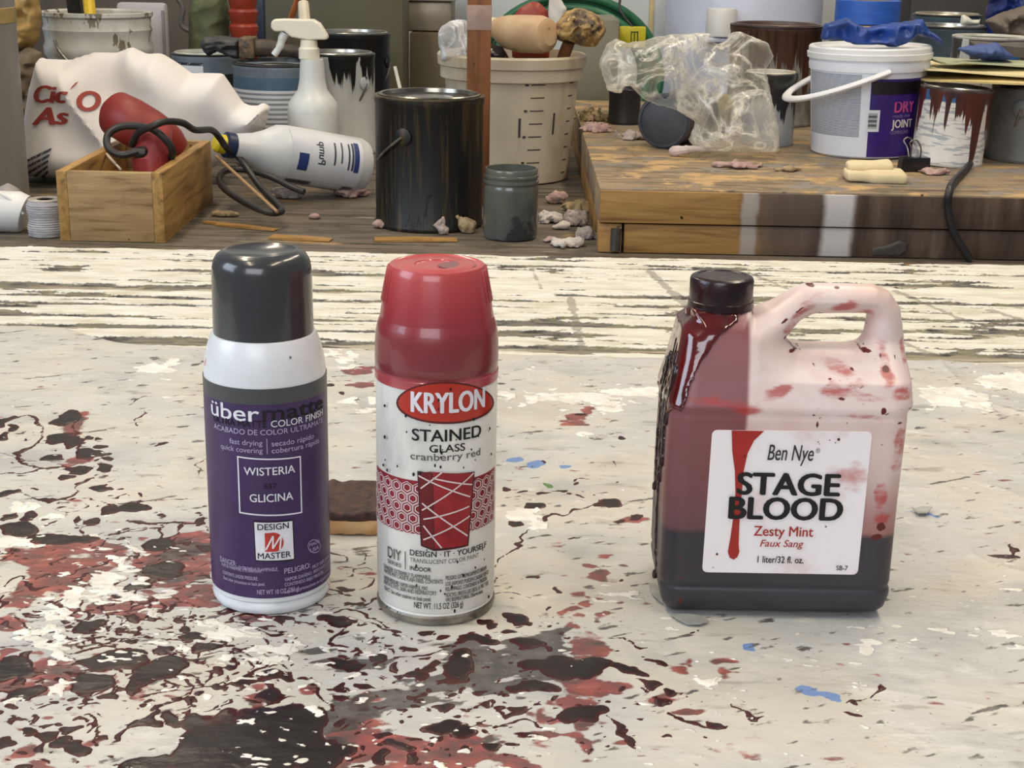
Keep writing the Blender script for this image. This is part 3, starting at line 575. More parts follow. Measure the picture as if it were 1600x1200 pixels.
T(w, 'DESIGN · IT · YOURSELF', 644, 756, 869, 8.6, .014); T(w, 'TRANSLUCENT COLOR PAINT', 644, 745, 880, 6.5, 0, mi=1); T(w, 'INDOOR', 644, 675, 892, 6.5, .012, mi=0)
for i, s in enumerate(('DANGER: EXTREMELY FLAMMABLE', 'VAPORS MAY CAUSE FLASH FIRES. CONTENTS', 'UNDER PRESSURE. VAPOR HARMFUL. MAY', 'IRRITATE EYES, SKIN AND RESPIRATORY', 'TRACT. See other cautions on back panel.')): T(w, s, 605, (674, 692, 670, 683, 675)[i], 900+i*8.6, 6.2, .008, mi=1)
for i, s in enumerate(('PELIGRO: EXTREMADAMENTE INFLAM.', 'LOS VAPORES PUEDEN CAUSAR FUEGO', 'RELÁMPAGO. CONTENIDO A PRESIÓN.', 'NOCIVO. IRRITA LOS OJOS, LA PIEL Y LAS', 'VÍAS RESPIRATORIAS. Observe avisos.')): T(w, s, 696, (757, 760, 758, 760, 752)[i], 901+i*8.6, 6.2, .008, mi=1)
T(w, 'NET WT. 11.5 OZ (326 g)', 650, 722, 951, 9, .006, mi=0)
for _ in range(46):                                         # worn-through flecks in the print
    u, v = random.uniform(600, 764), random.choice((random.uniform(600, 730), random.uniform(660, 745), random.uniform(840, 960))); a = random.uniform(1, 2.4)
    P(w, [(u+a*random.uniform(.6, 1)*math.cos(q), v+a*1.5*math.sin(q)) for q in np.linspace(0, 2*pi, 7)[:-1]], .0012, 0)
w.build('lettering', [black_ink, flat('grey_ink', '55524f')], can2, fix=False)
w = MB(); crim, pink = 0, 1; H0, H1 = -1.35, 1.28
za, zb_ = W2.z(682, 753), W2.z(682, 836)
w.shell(.03275, H0, H1, zb_, za, .00025, 80, 0)
r = .0327; dx = .0066; dz = .0057; row = 0; z = zb_+.0030
def hexr(s0, z0, ro, ri, mi, lift):
    V = [(s0+ro*math.cos(pi/6+k*pi/3), z0+ro*math.sin(pi/6+k*pi/3)) for k in range(6)]+[(s0+ri*math.cos(pi/6+k*pi/3), z0+ri*math.sin(pi/6+k*pi/3)) for k in range(6)]
    W2.put(w, V, [(k, (k+1) % 6, 6+(k+1) % 6, 6+k) for k in range(6)], lift, mi)
while z < za+.002:
    s0 = H0*r+.002+(dx/2 if row % 2 else 0)
    while s0 < H1*r-.002:
        if zb_+.0012 < z < za-.0012:
            hexr(s0, z, .0025, .0019, 1, .0006)
            hexr(s0, z, .0037, .0033, 1, .0007)
        s0 += dx
    z += dz; row += 1
w.build('hexagon_band', [flat('crimson_ink', '8a1c2b', .4), flat('pale_pink_ink', 'e6d3d2', .45)], can2, fix=False)
w = MB(); P(w, [(655, 735), (737, 736), (729, 852), (679, 860), (660, 852)], .0008, 2); P(w, [(657, 737), (676, 736), (679, 857), (662, 850)], .001, 1); P(w, [(677, 736), (735, 737.5), (727, 850), (680, 856)], .001, 0)
for a, b in (((660, 762), (690, 737)), ((677, 746), (733, 756)), ((657, 742), (730, 775)), ((662, 796), (735, 738)), ((662, 785), (727, 836)), ((664, 810), (729, 790)), ((664, 842), (730, 805)), ((664, 820), (690, 855))): W2.line(w, a, b, 2.2, .0012, 3)
w.build('vase_picture', [pm('vase_red', '9b1f27', '83171f', 120, rough=.4), flat('vase_shade_red', '6c121b'), flat('vase_outline', '3a0c12'), flat('pale_pink_ink', 'e6d3d2', .45)], can2, fix=False)

# ------------------------------------------------------------------ jug of stage blood
YF = .742; JY = YF+.0375; JX = W(1210, 800, YF)[0]
def J(u, v): p = W(u, v, YF+.012); return (p[0]-JX, p[2])
OUT = [J(*q) for q in ((1044, 962), (1030, 945), (1027, 915), (1030, 860), (1034, 760), (1043, 634), (1050, 606), (1072, 520), (1088, 506), (1088, 494), (1182, 496), (1184, 506), (1214, 494), (1262, 464), (1276, 459), (1384, 461), (1408, 471), (1424, 494), (1430, 540), (1427, 632), (1419, 640), (1402, 780), (1389, 908), (1388, 930), (1378, 956), (1362, 965))]
zmin = min(p[1] for p in OUT); OUT = [(x, max(z-zmin*(1-min(1, max(0, z)/.03)), 0)) if z < .03 else (x, z) for x, z in OUT]
HOLE = [J(*q) for q in ((1237, 542), (1262, 518), (1284, 508), (1366, 507), (1371, 513), (1365, 540), (1357, 553), (1342, 558), (1252, 556))]
NX = J(1137, 470)[0]
def jug_depth(X, Z):
    sh = np.clip((Z-.122)/.045, 0, 1); D = .0375*(1-sh)+.021*sh
    h = np.clip((X-J(1190, 500)[0])/.03, 0, 1)*np.clip((Z-.135)/.018, 0, 1); D = D*(1-h)+.0125*h
    return D
def jug_sdf(X, Y, Z):
    x, z = X[:, 0, :], Z[:, 0, :]
    d = np.maximum(polysdf(OUT, x, z)+.0006, -(polysdf(HOLE, x, z)-.0008))[:, None, :]; D = jug_depth(X, Z); R = np.minimum(.011, D*.8)
    a = d+R; b = np.abs(Y)-D+R
    f = np.minimum(np.maximum(a, b), 0)+np.hypot(np.maximum(a, 0), np.maximum(b, 0))-R
    f = f+.0011*np.exp(-((Z-.0185)/.0012)**2)+.0007*np.exp(-((Z-J(1200, 640)[1])/.0010)**2)*(np.abs(Y) > .01)
    return f
jug = thing('jug', 'plastic handled jug of dark red stage blood with a black screw cap', 'jug', (JX, JY, 0))
V, F = snet(jug_sdf, (-.075, -.042, -.004), (.078, .042, .190), .0013)
mb = MB(); mb.add(V, F)
t = NT('blood_filled_plastic'); x, y, z = t.sep()
zl = J(1200, 820)[1]; xl = J(1166, 600)[0]
wv = t.math('ADD', z, t.math('MULTIPLY', t.math('SUBTRACT', t.noise(14), .5), .006))
full = t.step(wv, zl+.0022, zl-.0022)
pale = t.ramp(t.noise(13), [(.3, 'cfb0aa'), (.5, 'dccbc8'), (.7, 'cbaba1')])
pinkl = t.math('MULTIPLY', t.step(t.math('ADD', z, t.math('MULTIPLY', t.noise(25), .02)), zl+.062, zl+.004), t.step(x, .018, .045))
pale = t.mix(t.math('MULTIPLY', pinkl, .85), pale, '8b4a4c')
film = t.math('MULTIPLY', t.step(t.math('ADD', x, t.math('MULTIPLY', t.math('SUBTRACT', t.noise(30, (1, 1, .6), 2), .5), .004)), xl+.0018, xl-.0012), t.step(z, .182, .160))
pale = t.mix(t.math('MULTIPLY', film, .93), pale, t.ramp(t.math('MULTIPLY', z, 5), [(.2, '4a2630'), (.45, '6e3038'), (.75, '7d3a42')]))
st = t.math('ADD', t.math('ADD', t.math('MINIMUM', t.attr('stain'), 1.2), t.math('MULTIPLY', t.math('SUBTRACT', t.noise(75, (.6, 1, 1.6), 5, .65), .5), 8)), -.3)
c = t.mix(full, pale, t.ramp(t.noise(16), [(.35, '2d2a30'), (.65, '38353d')]))
c = t.mix(t.math('MULTIPLY', t.step(st, -.8, 1.7), .82), c, 'a92f29'); c = t.mix(t.step(t.math('ADD', t.attr('spot'), t.math('MULTIPLY', t.math('SUBTRACT', t.noise(300), .5), .8)), 0, .25), c, '5a1518')
t.b.inputs['Subsurface Weight'].default_value = .12; t.b.inputs['Subsurface Radius'].default_value = (.01, .004, .003)
jugmat = t.done(c, .40, coat=.0)
body = mb.build('body', jugmat, jug, ang=80, fix=False)
stain = np.full(len(V), -3.0); spot = np.full(len(V), -3.0); jr = random.Random(5)
fx = V[:, 0]+.0012*fbm(81, 3, V[:, 0]*220, V[:, 2]*220, V[:, 1]*100); fz = V[:, 2]+.0012*fbm(85, 3, V[:, 0]*220, V[:, 2]*220, V[:, 1]*100)
def jb(arr, u, v, ru, rv, a=0, front=True):
    x0, z0 = J(u, v); k = 1/2850; q = np.hypot(((fx-x0)*math.cos(a)-(fz-z0)*math.sin(a))/(ru*k), ((fx-x0)*math.sin(a)+(fz-z0)*math.cos(a))/(rv*k))
    f = (1-q)*min(ru, rv)*k*1000
    if front: f = np.where(V[:, 1] < .004, f, -3)
    np.maximum(arr, f, out=arr)
for q in ((1310, 575, 26, 9, .3), (1335, 595, 26, 7, -.2), (1320, 606, 32, 8), (1295, 600, 20, 8), (1215, 603, 24, 9, -.4), (1370, 500, 14, 6), (1330, 490, 22, 7, -.25), (1255, 500, 26, 6, -.6), (1240, 520, 14, 10, -.6), (1243, 535, 9, 13, -.5), (1270, 480, 22, 3, -.5), (1345, 612, 34, 8, .1), (1405, 610, 18, 9), (1130, 620, 46, 8, .06), (1165, 630, 20, 8), (1400, 690, 14, 36), (1368, 760, 12, 20), (1392, 720, 10, 10), (1370, 800, 14, 10), (1420, 560, 6, 20), (1300, 640, 40, 2), (1385, 575, 10, 26)): jb(stain, *q)
for q in ((1332, 578, 4, 2.5), (1385, 577, 6, 5), (1382, 562, 2, 4), (1373, 633, 5, 6), (1402, 565, 2, 6), (1270, 652, 3, 6), (1320, 672, 3, 7), (1368, 810, 7, 9), (1362, 826, 10, 5), (1372, 812, 6, 4), (1280, 607, 6, 2, .3), (1310, 614, 6, 2.5, .3), (1295, 590, 4, 2, .3), (1292, 502, 5, 2), (1362, 558, 10, 2.5), (1250, 556, 18, 2), (1368, 520, 3, 8), (1420, 632, 10, 3), (1060, 925, 3, 9), (1058, 860, 2, 8), (1068, 875, 2, 5), (1062, 890, 3, 3), (1258, 492, 12, 2, -.6), (1233, 537, 5, 4), (1265, 638, 3, 3), (1320, 700, 3, 5), (1400, 650, 5, 2), (1230, 508, 7, 2, -.6), (1320, 463, 6, 2, 0), (1280, 460, 10, 2)): jb(spot, *q)
for _ in range(70): jb(spot, jr.gauss(1340, 55), jr.gauss(620, 40), jr.uniform(1, 3), jr.uniform(.8, 2), jr.uniform(-.4, .4))
for _ in range(30): jb(spot, jr.gauss(1090, 25), jr.gauss(870, 60), jr.uniform(.8, 1.6), jr.uniform(1, 3))
for k, a in (('stain', stain), ('spot', spot)):
    at = body.data.attributes.new(k, 'FLOAT', 'POINT'); at.data.foreach_set('value', a.astype(np.float32))
# neck and cap
zc0, zc1 = J(1137, 497)[1], J(1137, 446)[1]; cr = .0166
bloodgloss = pm('wet_blood', '5d0e0e', '3c0b0c', 60, rough=.12, coat=.6, spec=.6); bloodblack = pm('dried_blood', '1a0c0d', '2b0f10', 40, rough=.18, coat=.3)
MB().lathe([(.0150, zc0-.010), (.0150, zc0+.006)], 48, c=(NX, 0, 0)).build('neck', pm('neck_plastic', '8e5650', '5a1f20', 90, rough=.3), jug)
capj = MB().lathe([(.0140, zc0-.001), (cr+.0001, zc0-.0005), (cr+.0006, zc0+.001), (cr+.0006, zc1-.0025), (cr, zc1-.0010), (cr-.0012, zc1-.0003), (cr-.0030, zc1-.0002), (cr-.0035, zc1-.0006), (.001, zc1-.0008)], 72, c=(NX, 0, 0)).build('cap', pm('black_cap_plastic', '151213', '2a1012', 70, rough=.25, bump=.35), jug)
m = MB()
m.lathe([(cr+.0004, zc0+.0045), (cr+.0012, zc0+.0040), (cr+.0014, zc0+.0005), (cr+.0006, zc0-.0002)], 72, c=(NX, 0, 0), close=False); m.build('cap_ring', MATS['black_cap_plastic'], capj)
def blobsdf(caps, k=.0012):
    def f(X, Y, Z):
        o = np.full(X.shape, 1e3)
        for (a, b, r) in caps:
            a, b = np.array(a), np.array(b); e = b-a
            t = np.clip(((X-a[0])*e[0]+(Y-a[1])*e[1]+(Z-a[2])*e[2])/max(e@e, 1e-12), 0, 1)
            d = np.sqrt((X-a[0]-t*e[0])**2+(Y-a[1]-t*e[1])**2+(Z-a[2]-t*e[2])**2)-r
            h = np.clip(.5+.5*(o-d)/k, 0, 1); o = o*(1-h)+d*h-k*h*(1-h)
        return o
    return f
# gush of blood around the neck and down the left shoulder
caps = []
for k in range(26):
    a = 2*pi*k/26; q = 1.0 if -2.9 < math.atan2(math.sin(a), math.cos(a)) < -1.2 or abs(a-pi) < .8 else .6
    p0 = (NX+.0162*math.cos(a), .0155*math.sin(a), zc0-.001); p1 = (NX+.0168*math.cos(a+.1), .0158*math.sin(a+.1), zc0-.0035-.002*jr.random()); caps.append((p0, p1, .0017*q+.0004))
shl = lambda u, v, yy, r: ((J(u, v)[0], yy, J(u, v)[1]), r)
film_caps = list(caps)
pts = [(1086, 508), (1080, 525), (1074, 548), (1068, 572), (1062, 598), (1056, 620)]
def film_sdf(X, Y, Z):                                      # a skin of wet blood over the left shoulder of the jug
    base = jug_sdf(X, Y, Z)-.0013-.0007*fbm(91, 2, X*120, Y*120, Z*45)
    ub = np.interp(Z, [J(1060, v)[1] for v in (650, 630, 600, 570, 545, 520, 505)], [J(u, 560)[0] for u in (1052, 1062, 1078, 1092, 1108, 1128, 1150)])+.004*fbm(92, 3, Z*90, Y*60)
    return np.maximum(np.maximum(base, X-ub), J(1060, 642)[1]+.006*fbm(93, 2, X*90, Y*90)-Z)
ring = blobsdf(film_caps, .003)
sdf_mesh(lambda X, Y, Z: np.minimum(film_sdf(X, Y, Z), ring(X, Y, Z)), (-.07, -.045, .10), (.02, .045, .19), .0011, 'wet_blood_film', bloodgloss, jug)['label'] = 'glossy wet blood around the neck and left shoulder'
caps = []
def edge_x(zz):                                             # left silhouette of the jug at height zz
    L = [q for q in OUT if q[0] < -.03]; L.sort(key=lambda q: q[1]); return float(np.interp(zz, [q[1] for q in L], [q[0] for q in L]))
for yo, z0, z1, r in ((-.024, .140, .112, .0020), (-.018, .146, .086, .0019), (-.011, .150, .074, .0017), (-.004, .150, .012, .0016), (.004, .140, .095, .0020), (.012, .135, .06, .0015)):
    zz = np.linspace(z0, z1, 12)
    for a, b in zip(zz[:-1], zz[1:]):
        sw = lambda q: yo+.0016*math.sin(q*110+yo*900); caps.append(((edge_x(a)+.0006, sw(a), a), (edge_x(b)+.0006, sw(b), b), r*(.62+.55*(b-z1)/(z0-z1)+.08*math.sin(b*120+yo*500))))
    caps.append(((edge_x(z1)-.0002, yo, z1), (edge_x(z1)-.0002, yo, z1-.003), r*.95))
sdf_mesh(blobsdf(caps, .002), (-.078, -.035, .004), (-.03, .025, .160), .0011, 'blood_drip', bloodblack, jug)['label'] = 'dried dark drips down the left edge'
# label
def JL(u, v): p = W(u, v, YF-.0004); return (p[0]-JX, p[2])
def jput(mb, V, F, mi=0, lift=0): mb.add([(p[0], -.0375-.0005-lift-(p[2] if len(p) > 2 else 0), p[1]) for p in V], F, mi)
c4 = [JL(1113, 672), JL(1363, 675), JL(1340, 898), JL(1097, 894)]
def rounded(c4, r=.0032, n=6):
    o = []
    for i in range(4):
        p, a, b = (np.array(c4[k % 4]) for k in (i, i-1, i+1)); da = (a-p)/np.linalg.norm(a-p)*r; db = (b-p)/np.linalg.norm(b-p)*r
        for k in range(n+1):
            t = k/n; o.append(tuple((p+da)*(1-t)**2+2*p*t*(1-t)+(p+db)*t*t))
    return o
mb = MB(); mb.prism(rounded(c4), -.0379, -.0374)
t = NT('stained_label'); st = t.attr('none'); n = t.noise(30, (1, 1, 1), 5); n2 = t.noise(240, (1, 1, 1), 3)
c = t.mix(t.math('MULTIPLY', t.step(n, .55, .72), .45), 'eee9ec', 'cfa09e'); c = t.mix(t.step(n2, .74, .76), c, 'a04a44')
x, y, z = t.sep(); gx, gz = JL(1325, 745)
dd = t.math('ADD', t.math('POWER', t.math('MULTIPLY', t.math('SUBTRACT', x, gx), 60), 2), t.math('POWER', t.math('MULTIPLY', t.math('SUBTRACT', z, gz), 75), 2))
c = t.mix(t.math('MULTIPLY', t.step(t.math('ADD', dd, t.math('MULTIPLY', t.noise(90, (1, 1, 1.5), 4), 1.6)), 1.35, .6), .7), c, 'b8514a')
jl = mb.build('label', t.done(c, .4), jug); jl['label'] = 'white stained paper label with black and red print'
mb = MB()
def jt(txt, u0, u1, v, cap, bold=0, shear=0, mi=0, sans=True, dv=0, lift=.0006):
    a, b = JL(u0, v), JL(u1, v+dv); h = JL(u0, v-cap)[1]-a[1]; V, F = text2d(txt, a[0], b[0], a[1], h, bold, shear, sans)
    jput(mb, V, F, mi, lift)
jput(mb, [JL(*q) for q in ((1143, 672), (1194, 673), (1178, 688), (1168, 708), (1162, 735), (1158, 780), (1155, 820), (1154, 850), (1155, 862), (1152, 870), (1146, 874), (1140, 871), (1137, 862), (1141, 840), (1146, 805), (1149, 770), (1148, 735), (1144, 705))], [tuple(range(18))], 1, .0003)
jt('STAGE', 1150, 1312, 771, 33, .045); jt('BLOOD', 1137, 1316, 809, 33, .045)
jt('Zesty Mint', 1177, 1270, 836, 15, .014, mi=1); jt('Faux Sang', 1187, 1255, 853, 10.5, .006, .25, mi=1)
jt('1 liter/32 fl. oz.', 1183, 1255, 878, 10, .014); jt('SB-7', 1306, 1324, 890, 7, .012)
jt('Ben Nye', 1199, 1270, 718, 24, -.006, .18, mi=2, sans=False); jt('®', 1274, 1281, 707, 7, 0, mi=2)
for (u, v, r) in ((1310, 686, 2.4), (1296, 687, 1), (1278, 690, 1), (1305, 691, 1), (1280, 693, .8), (1120, 865, 2), (1290, 822, 1.4), (1163, 712, 1.6)):
    a = JL(u, v); jput(mb, [(a[0]+r*.00035*math.cos(q), a[1]+r*.00035*math.sin(q)) for q in np.linspace(0, 2*pi, 12)[:-1]], [tuple(range(11))], 3, .0007)
mb.build('lettering', [black_ink, pm('print_red', 'a3211b', '98201a', 60, rough=.45), flat('dark_grey_ink', '2b2827'), flat('blood_speck', '5e1216')], jl, fix=False)

# ------------------------------------------------------------------ crusty round sponge behind the two cans
sx, sy = G(548, 838)[:2]; sp = thing('sponge', 'round crusty sponge, brown on top, cream at side, between the spray cans', 'sponge', (sx, sy+.03, 0))
def sponge(z0, z1, R, am):
    def f(X, Y, Z):
        r = np.hypot(X, Y*1.55); zc = (z0+z1)/2; hh = (z1-z0)/2
        return np.hypot(np.maximum(r-R+hh, 0), Z-zc)-hh+am*fbm(7, 3, X*170, Y*170, Z*170)
    return f
sdf_mesh(sponge(-.0005, .0105, .047, .0020), (-.056, -.05, -.002), (.056, .05, .02), .0016, 'base', pm('sponge_cream', 'b58a5e', 'c9a57c', 60, rough=.8, extra=('5e2a1c', 40, .60)), sp)
sdf_mesh(sponge(.007, .0155, .045, .0030), (-.056, -.05, .004), (.056, .05, .032), .0014, 'crust', pm('sponge_crust', '2a1a17', '4b2a24', 180, rough=.6, bump=.5), sp)
# loose paint flakes by the jug
fm = pm('grey_paint_flake', 'a9a8a2', '8f908d', 90, rough=.4)
def flake(label, u, v, pts, z=.0012):
    o = thing('paint_flake', label, 'paint flake', (*G(u, v)[:2], .0004), 0, 'curled paint flakes on the cloth')
    P = [G(u+a, v+b)[:2]-G(u, v)[:2] for a, b in pts]; n = len(P); m = MB()
    V = [(p[0], p[1], z*(.2+1.3*((i*37) % 5)/5)) for i, p in enumerate(P)]; V2 = [(p[0], p[1], z_+.0006) for (p, (_, _, z_)) in zip(P, V)]
    m.add(V+V2, [tuple(range(n)), tuple(range(2*n-1, n-1, -1))]+[(i, (i+1) % n, n+(i+1) % n, n+i) for i in range(n)]); m.build('flake', fm, o)
flake('grey curled paint flake at the bottom left corner of the jug', 1070, 968, ((-22, -6), (0, -5), (20, -1), (38, 6), (24, 12), (4, 10), (-12, 3)))
flake('grey paint flake curling up beside the left foot of the jug', 1022, 930, ((-8, -16), (2, -14), (10, 4), (14, 16), (4, 10), (-4, 0)))
flake('small curled grey paint flake right of the jug', 1440, 801, ((-14, -4), (0, -6), (16, -4), (8, 4), (-6, 5)))
# ------------------------------------------------------------------ rear bench and raised platform
bwood = wood('bench_planks', '5f574c', '7a7062', '2d2821', 0, 20, .65, [('9c7a4c', 9, .60, (.5, 2, 1)), ('b3a79b', 24, .66, (.5, 2, 1)), ('3b3833', 14, .66, (.4, 2, 1)), ('8f4a48', 13, .745, (1, 1, 1))])
pine = wood('pine_board', 'a07a48', 'b48d57', '6b4a28', 0, 18, .55, [('5d4634', 6, .62, (1, 1, 1)), ('b9b3ad', 5, .70, (1, 1, 1))])
pineY = wood('pine_board_deep', '8f6d40', 'a5824f', '5f4526', 1, 18, .55)
bench = thing('rear_bench', 'worn plank workbench behind the table strewn with lint and wood scraps', 'bench', (0, 2.6, -.92))
m = MB(); y = 1.80; k = 0
while y < 3.55:
    wd_ = (.142, .138, .145)[k % 3]; m.box((random.uniform(-.02, .02), y+wd_/2, ZB-.02), (3.4, wd_-.004, .04), .002); y += wd_; k += 1
def bpart(o): o.parent = bench; o.matrix_parent_inverse = Matrix.Translation((0, -2.6, .92)); return o
bpart(m.build('bench_top', bwood))
for x in (-1.6, 1.6):
    for yy in (1.86, 3.46): bpart(MB().box((x, yy, -.515), (.08, .08, .81), .004).build('leg', MATS['leg_wood']))
px0 = W(937, 300, YPF)[0]; px1 = 1.30; zt2 = zat(px0, YPF, 348)
plat = thing('wooden_platform', 'raised wooden platform with painted plank front on the right of the rear bench', 'platform', ((px0+px1)/2, 2.5, ZB))
PM = Matrix.Translation((-(px0+px1)/2, -2.5, -ZB))
def ppart(o): o.parent = plat; o.matrix_parent_inverse = PM; return o
ptop = wood('platform_top_wood', '84745f', 'a08a6a', '4a4035', 0, 15, .7, [('b8996b', 12, .53, (1, 1.6, 1)), ('857f79', 8, .55, (1, 1.5, 1)), ('5a5148', 26, .62, (1, 2, 1)), ('7b746a', 7, .56, (1, 1.5, 1)), ('c3a878', 10, .66, (1, 2, 1)), ('a5837f', 14, .74, (1, 1, 1)), ('4c4740', 20, .74, (.6, 2, 1))])
t = NT('platform_front_wood'); g = t.noise(60, (.08, 1, 1.6), 6, .65, .8); x, y, z = t.sep()
c = t.ramp(g, [(.3, '6b4c28'), (.48, '96713f'), (.68, 'a9834c')])
c = t.mix(t.step(t.math('ADD', x, t.math('MULTIPLY', t.noise(9, (1, 1, .4), 4), .25)), .42, .52), c, t.ramp(t.noise(40, (1, 1, .15), 5), [(.35, '3a2f26'), (.6, '59493d'), (.75, '7b6f66')]))
def bandx(c, u, hw, col, s):
    xc = W(u, 350, YPF)[0]; d = t.math('ABSOLUTE', t.math('SUBTRACT', t.math('ADD', x, t.math('MULTIPLY', t.math('SUBTRACT', t.noise(30, (1, 1, 1), 4), .5), .012)), xc))
    return t.mix(t.math('MULTIPLY', t.step(d, hw, hw*.55), s), c, col)
c = bandx(c, 1170, .014, 'a8a49f', .7); c = bandx(c, 1308, .026, 'c0bdbb', .95); c = bandx(c, 1228, .05, '5f5048', .6)
c = t.mix(t.step(t.noise(46, (1, 1, .8), 2), .76, .77), c, '221c1a'); t.bump(g, .25); pfront = t.done(c, .6, spec=.3)
ppart(MB().box(((px0+px1)/2, (YPF+3.2)/2, (ZP+zt2)/2), (px1-px0, 3.2-YPF, ZP-zt2), .002).build('top', [ptop]))
ppart(MB().box(((px0+px1)/2, YPF-.003, (ZP+zt2)/2-.0005), (px1-px0-.002, .006, ZP-zt2-.004), .001).build('edge_board', [pfront]))
xd = W(975, 370, YPF)[0]
ppart(MB().box(((xd+px1)/2, YPF+.010, (zt2+ZB)/2), (px1-xd, .02, zt2-ZB-.002), .0015).build('front_board', [pfront]))
ppart(MB().box(((px0+xd)/2-.0015, YPF+.02, (zt2+ZB)/2), (xd-px0-.004, .04, zt2-ZB-.002), .0015).build('post', [pine]))
ppart(MB().box((px0+.010, 2.68, (zt2+ZB)/2), (.018, .98, zt2-ZB-.002), .0015).build('side_panel', [pineY]))
MB().tube(spline([(xd-.012, YPF-.0005, ZB+.004), (xd-.012, YPF-.0007, ZB+.024), (xd-.0115, YPF-.0005, ZB+.036)], 4), .0075, 10, flatz=1).build('paint_dab', pm('dark_dab', '34322f', '45423d', 90, rough=.5), plat, (-(px0+px1)/2, -2.5, -ZB))
sb = puffy([(W(u, v, YPF)[0], W(u, v, YPF)[2]) for u, v in ((1360, 402), (1362, 386), (1385, 382), (1405, 374), (1420, 378), (1420, 392), (1408, 402))], .0014, .0022, 'paint_dab', MATS['dark_dab'], plat, (-(px0+px1)/2, YPF-.0002-2.5, -ZB), seed=9, rnd=.004)

# ------------------------------------------------------------------ generic builders for the clutter
def place(uc, Y, wpx, vtop, z0):
    x = W(uc, vtop, Y)[0]; d = proj((x, Y, z0))[2]; return x, wpx*.5*d/FPX, zat(x, Y, vtop)-z0
steel = pm('can_steel', 'c6c4bc', '9b978c', 40, rough=.28, metal=.85); rimdark = pm('painted_rim', '3a3835', '5a564f', 60, rough=.35, metal=.3); wirem = pm('wire_steel', '9d9a94', '6f6c66', 80, rough=.35, metal=.8)
def paint_can(label, uc, Y, wpx, vtop, z0, body, rim=rimdark, lid=steel, bail=None, group=None, bands=(), contents=None, tilt=0, cat='paint can'):
    x, r, h = place(uc, Y, wpx, vtop, z0); o = thing('paint_can', label, cat, (x, Y, z0), 0, group); o.rotation_euler = (0, tilt, 0)
    prof = [(r*.95, 0), (r*.985, .0005), (r, .003), (r, .006), (r*.982, .009), (r*.982, h-.013), (r, h-.010), (r, h-.004)]
    MB().lathe(prof, 64).build('body', body, o)
    MB().lathe([(r*.985, h-.005), (r*1.004, h-.003), (r*1.004, h-.0008), (r*.98, h), (r*.93, h-.0006), (r*.905, h-.004), (r*.86, h-.005), (r*.86, h-.012)]+([(r*.9, h-.0125)] if contents is None else [(r*.95, h-.014), (r*.95, h-.05)]), 64, close=False).build('rim', rim, o)
    if contents is None:
        MB().lathe([(r*.91, h-.0035), (r*.925, h+.0008), (r*.90, h+.0024), (r*.86, h+.0018), (r*.845, h-.0045), (r*.80, h-.0050), (r*.3, h-.0036), (.0008, h-.0034)], 64, close=False).build('lid', lid, o)
    else: MB().lathe([(r*.955, h-.032), (r*.955, h-.030), (r*.5, h-.029), (.001, h-.028)], 48).build('paint', contents, o)
    for (m_, a0, a1, f0, f1) in bands: MB().shell(r*.983, a0, a1, h*f0, h*f1, .0006, 40).build('label', m_, o)
    if bail is not None:                                       # (angle of the ear facing us, droop of the wire)
        a, dr = bail; R = r*1.03; w = []
        for s in (0, pi): MB().lathe([(.013, 0), (.013, .003), (.008, .0045), (.002, .005)], 24, rot=Matrix.Rotation(a+s, 3, 'Z') @ Matrix.Rotation(pi/2, 3, 'X'), c=(math.sin(a+s)*r*.98, -math.cos(a+s)*r*.98, h*.72)).build('ear', body, o)
        for k in range(25):
            tt = pi*k/24; p = Vector((-R*1.06*math.sin(tt)*math.cos(dr), -R*math.cos(tt)*1.03, h*.72-R*1.06*math.sin(tt)*math.sin(dr))); w.append(Matrix.Rotation(a, 3, 'Z') @ p)
        MB().tube(w, .0021, 8).build('bail', wirem, o)
    return o, r, h
def outline(pts, Y, x0=0, z0=0): return [(W(u, v, Y)[0]-x0, W(u, v, Y)[2]-z0) for u, v in pts]
def cloth_lump(name, label, cat, pts, Y, thick, mat, h=.004, fold=.7, ffreq=30, seed=3, rnd=.03, group=None, part='cloth', aniso=(1, 1), zf=-9, octs=3):
    P = [(x, max(z, zf+.001)) for x, z in outline(pts, Y)]; x0 = sum(p[0] for p in P)/len(P); z0 = min(p[1] for p in P)
    o = thing(name, label, cat, (x0, Y, z0), 0, group)
    if zf > -5: o.location.z += .006
    m, T = puffy([(x-x0, z-z0) for x, z in P], thick, h, part, mat, o, fold=fold, ffreq=ffreq, seed=seed, rnd=rnd, aniso=aniso, octs=octs); return o, T, x0, z0
def lines_mat(name, paper, ink, freq, zscale=1.0, dens=.5):   # unreadable small print: broken rows
    if name in MATS: return MATS[name]
    t = NT(name); x, y, z = t.sep()
    s = t.math('SINE', t.math('MULTIPLY', z, freq)); n = t.noise(330, (1, 1, .8), 2); big = t.noise(14, (1, 1, 1), 3)
    f = t.math('MULTIPLY', t.step(s, -.1, .4), t.step(t.math('ADD', n, t.math('MULTIPLY', big, .25)), 1-dens, 1.04-dens)); MATS[name] = t.done(t.mix(f, paper, ink), .45); return MATS[name]

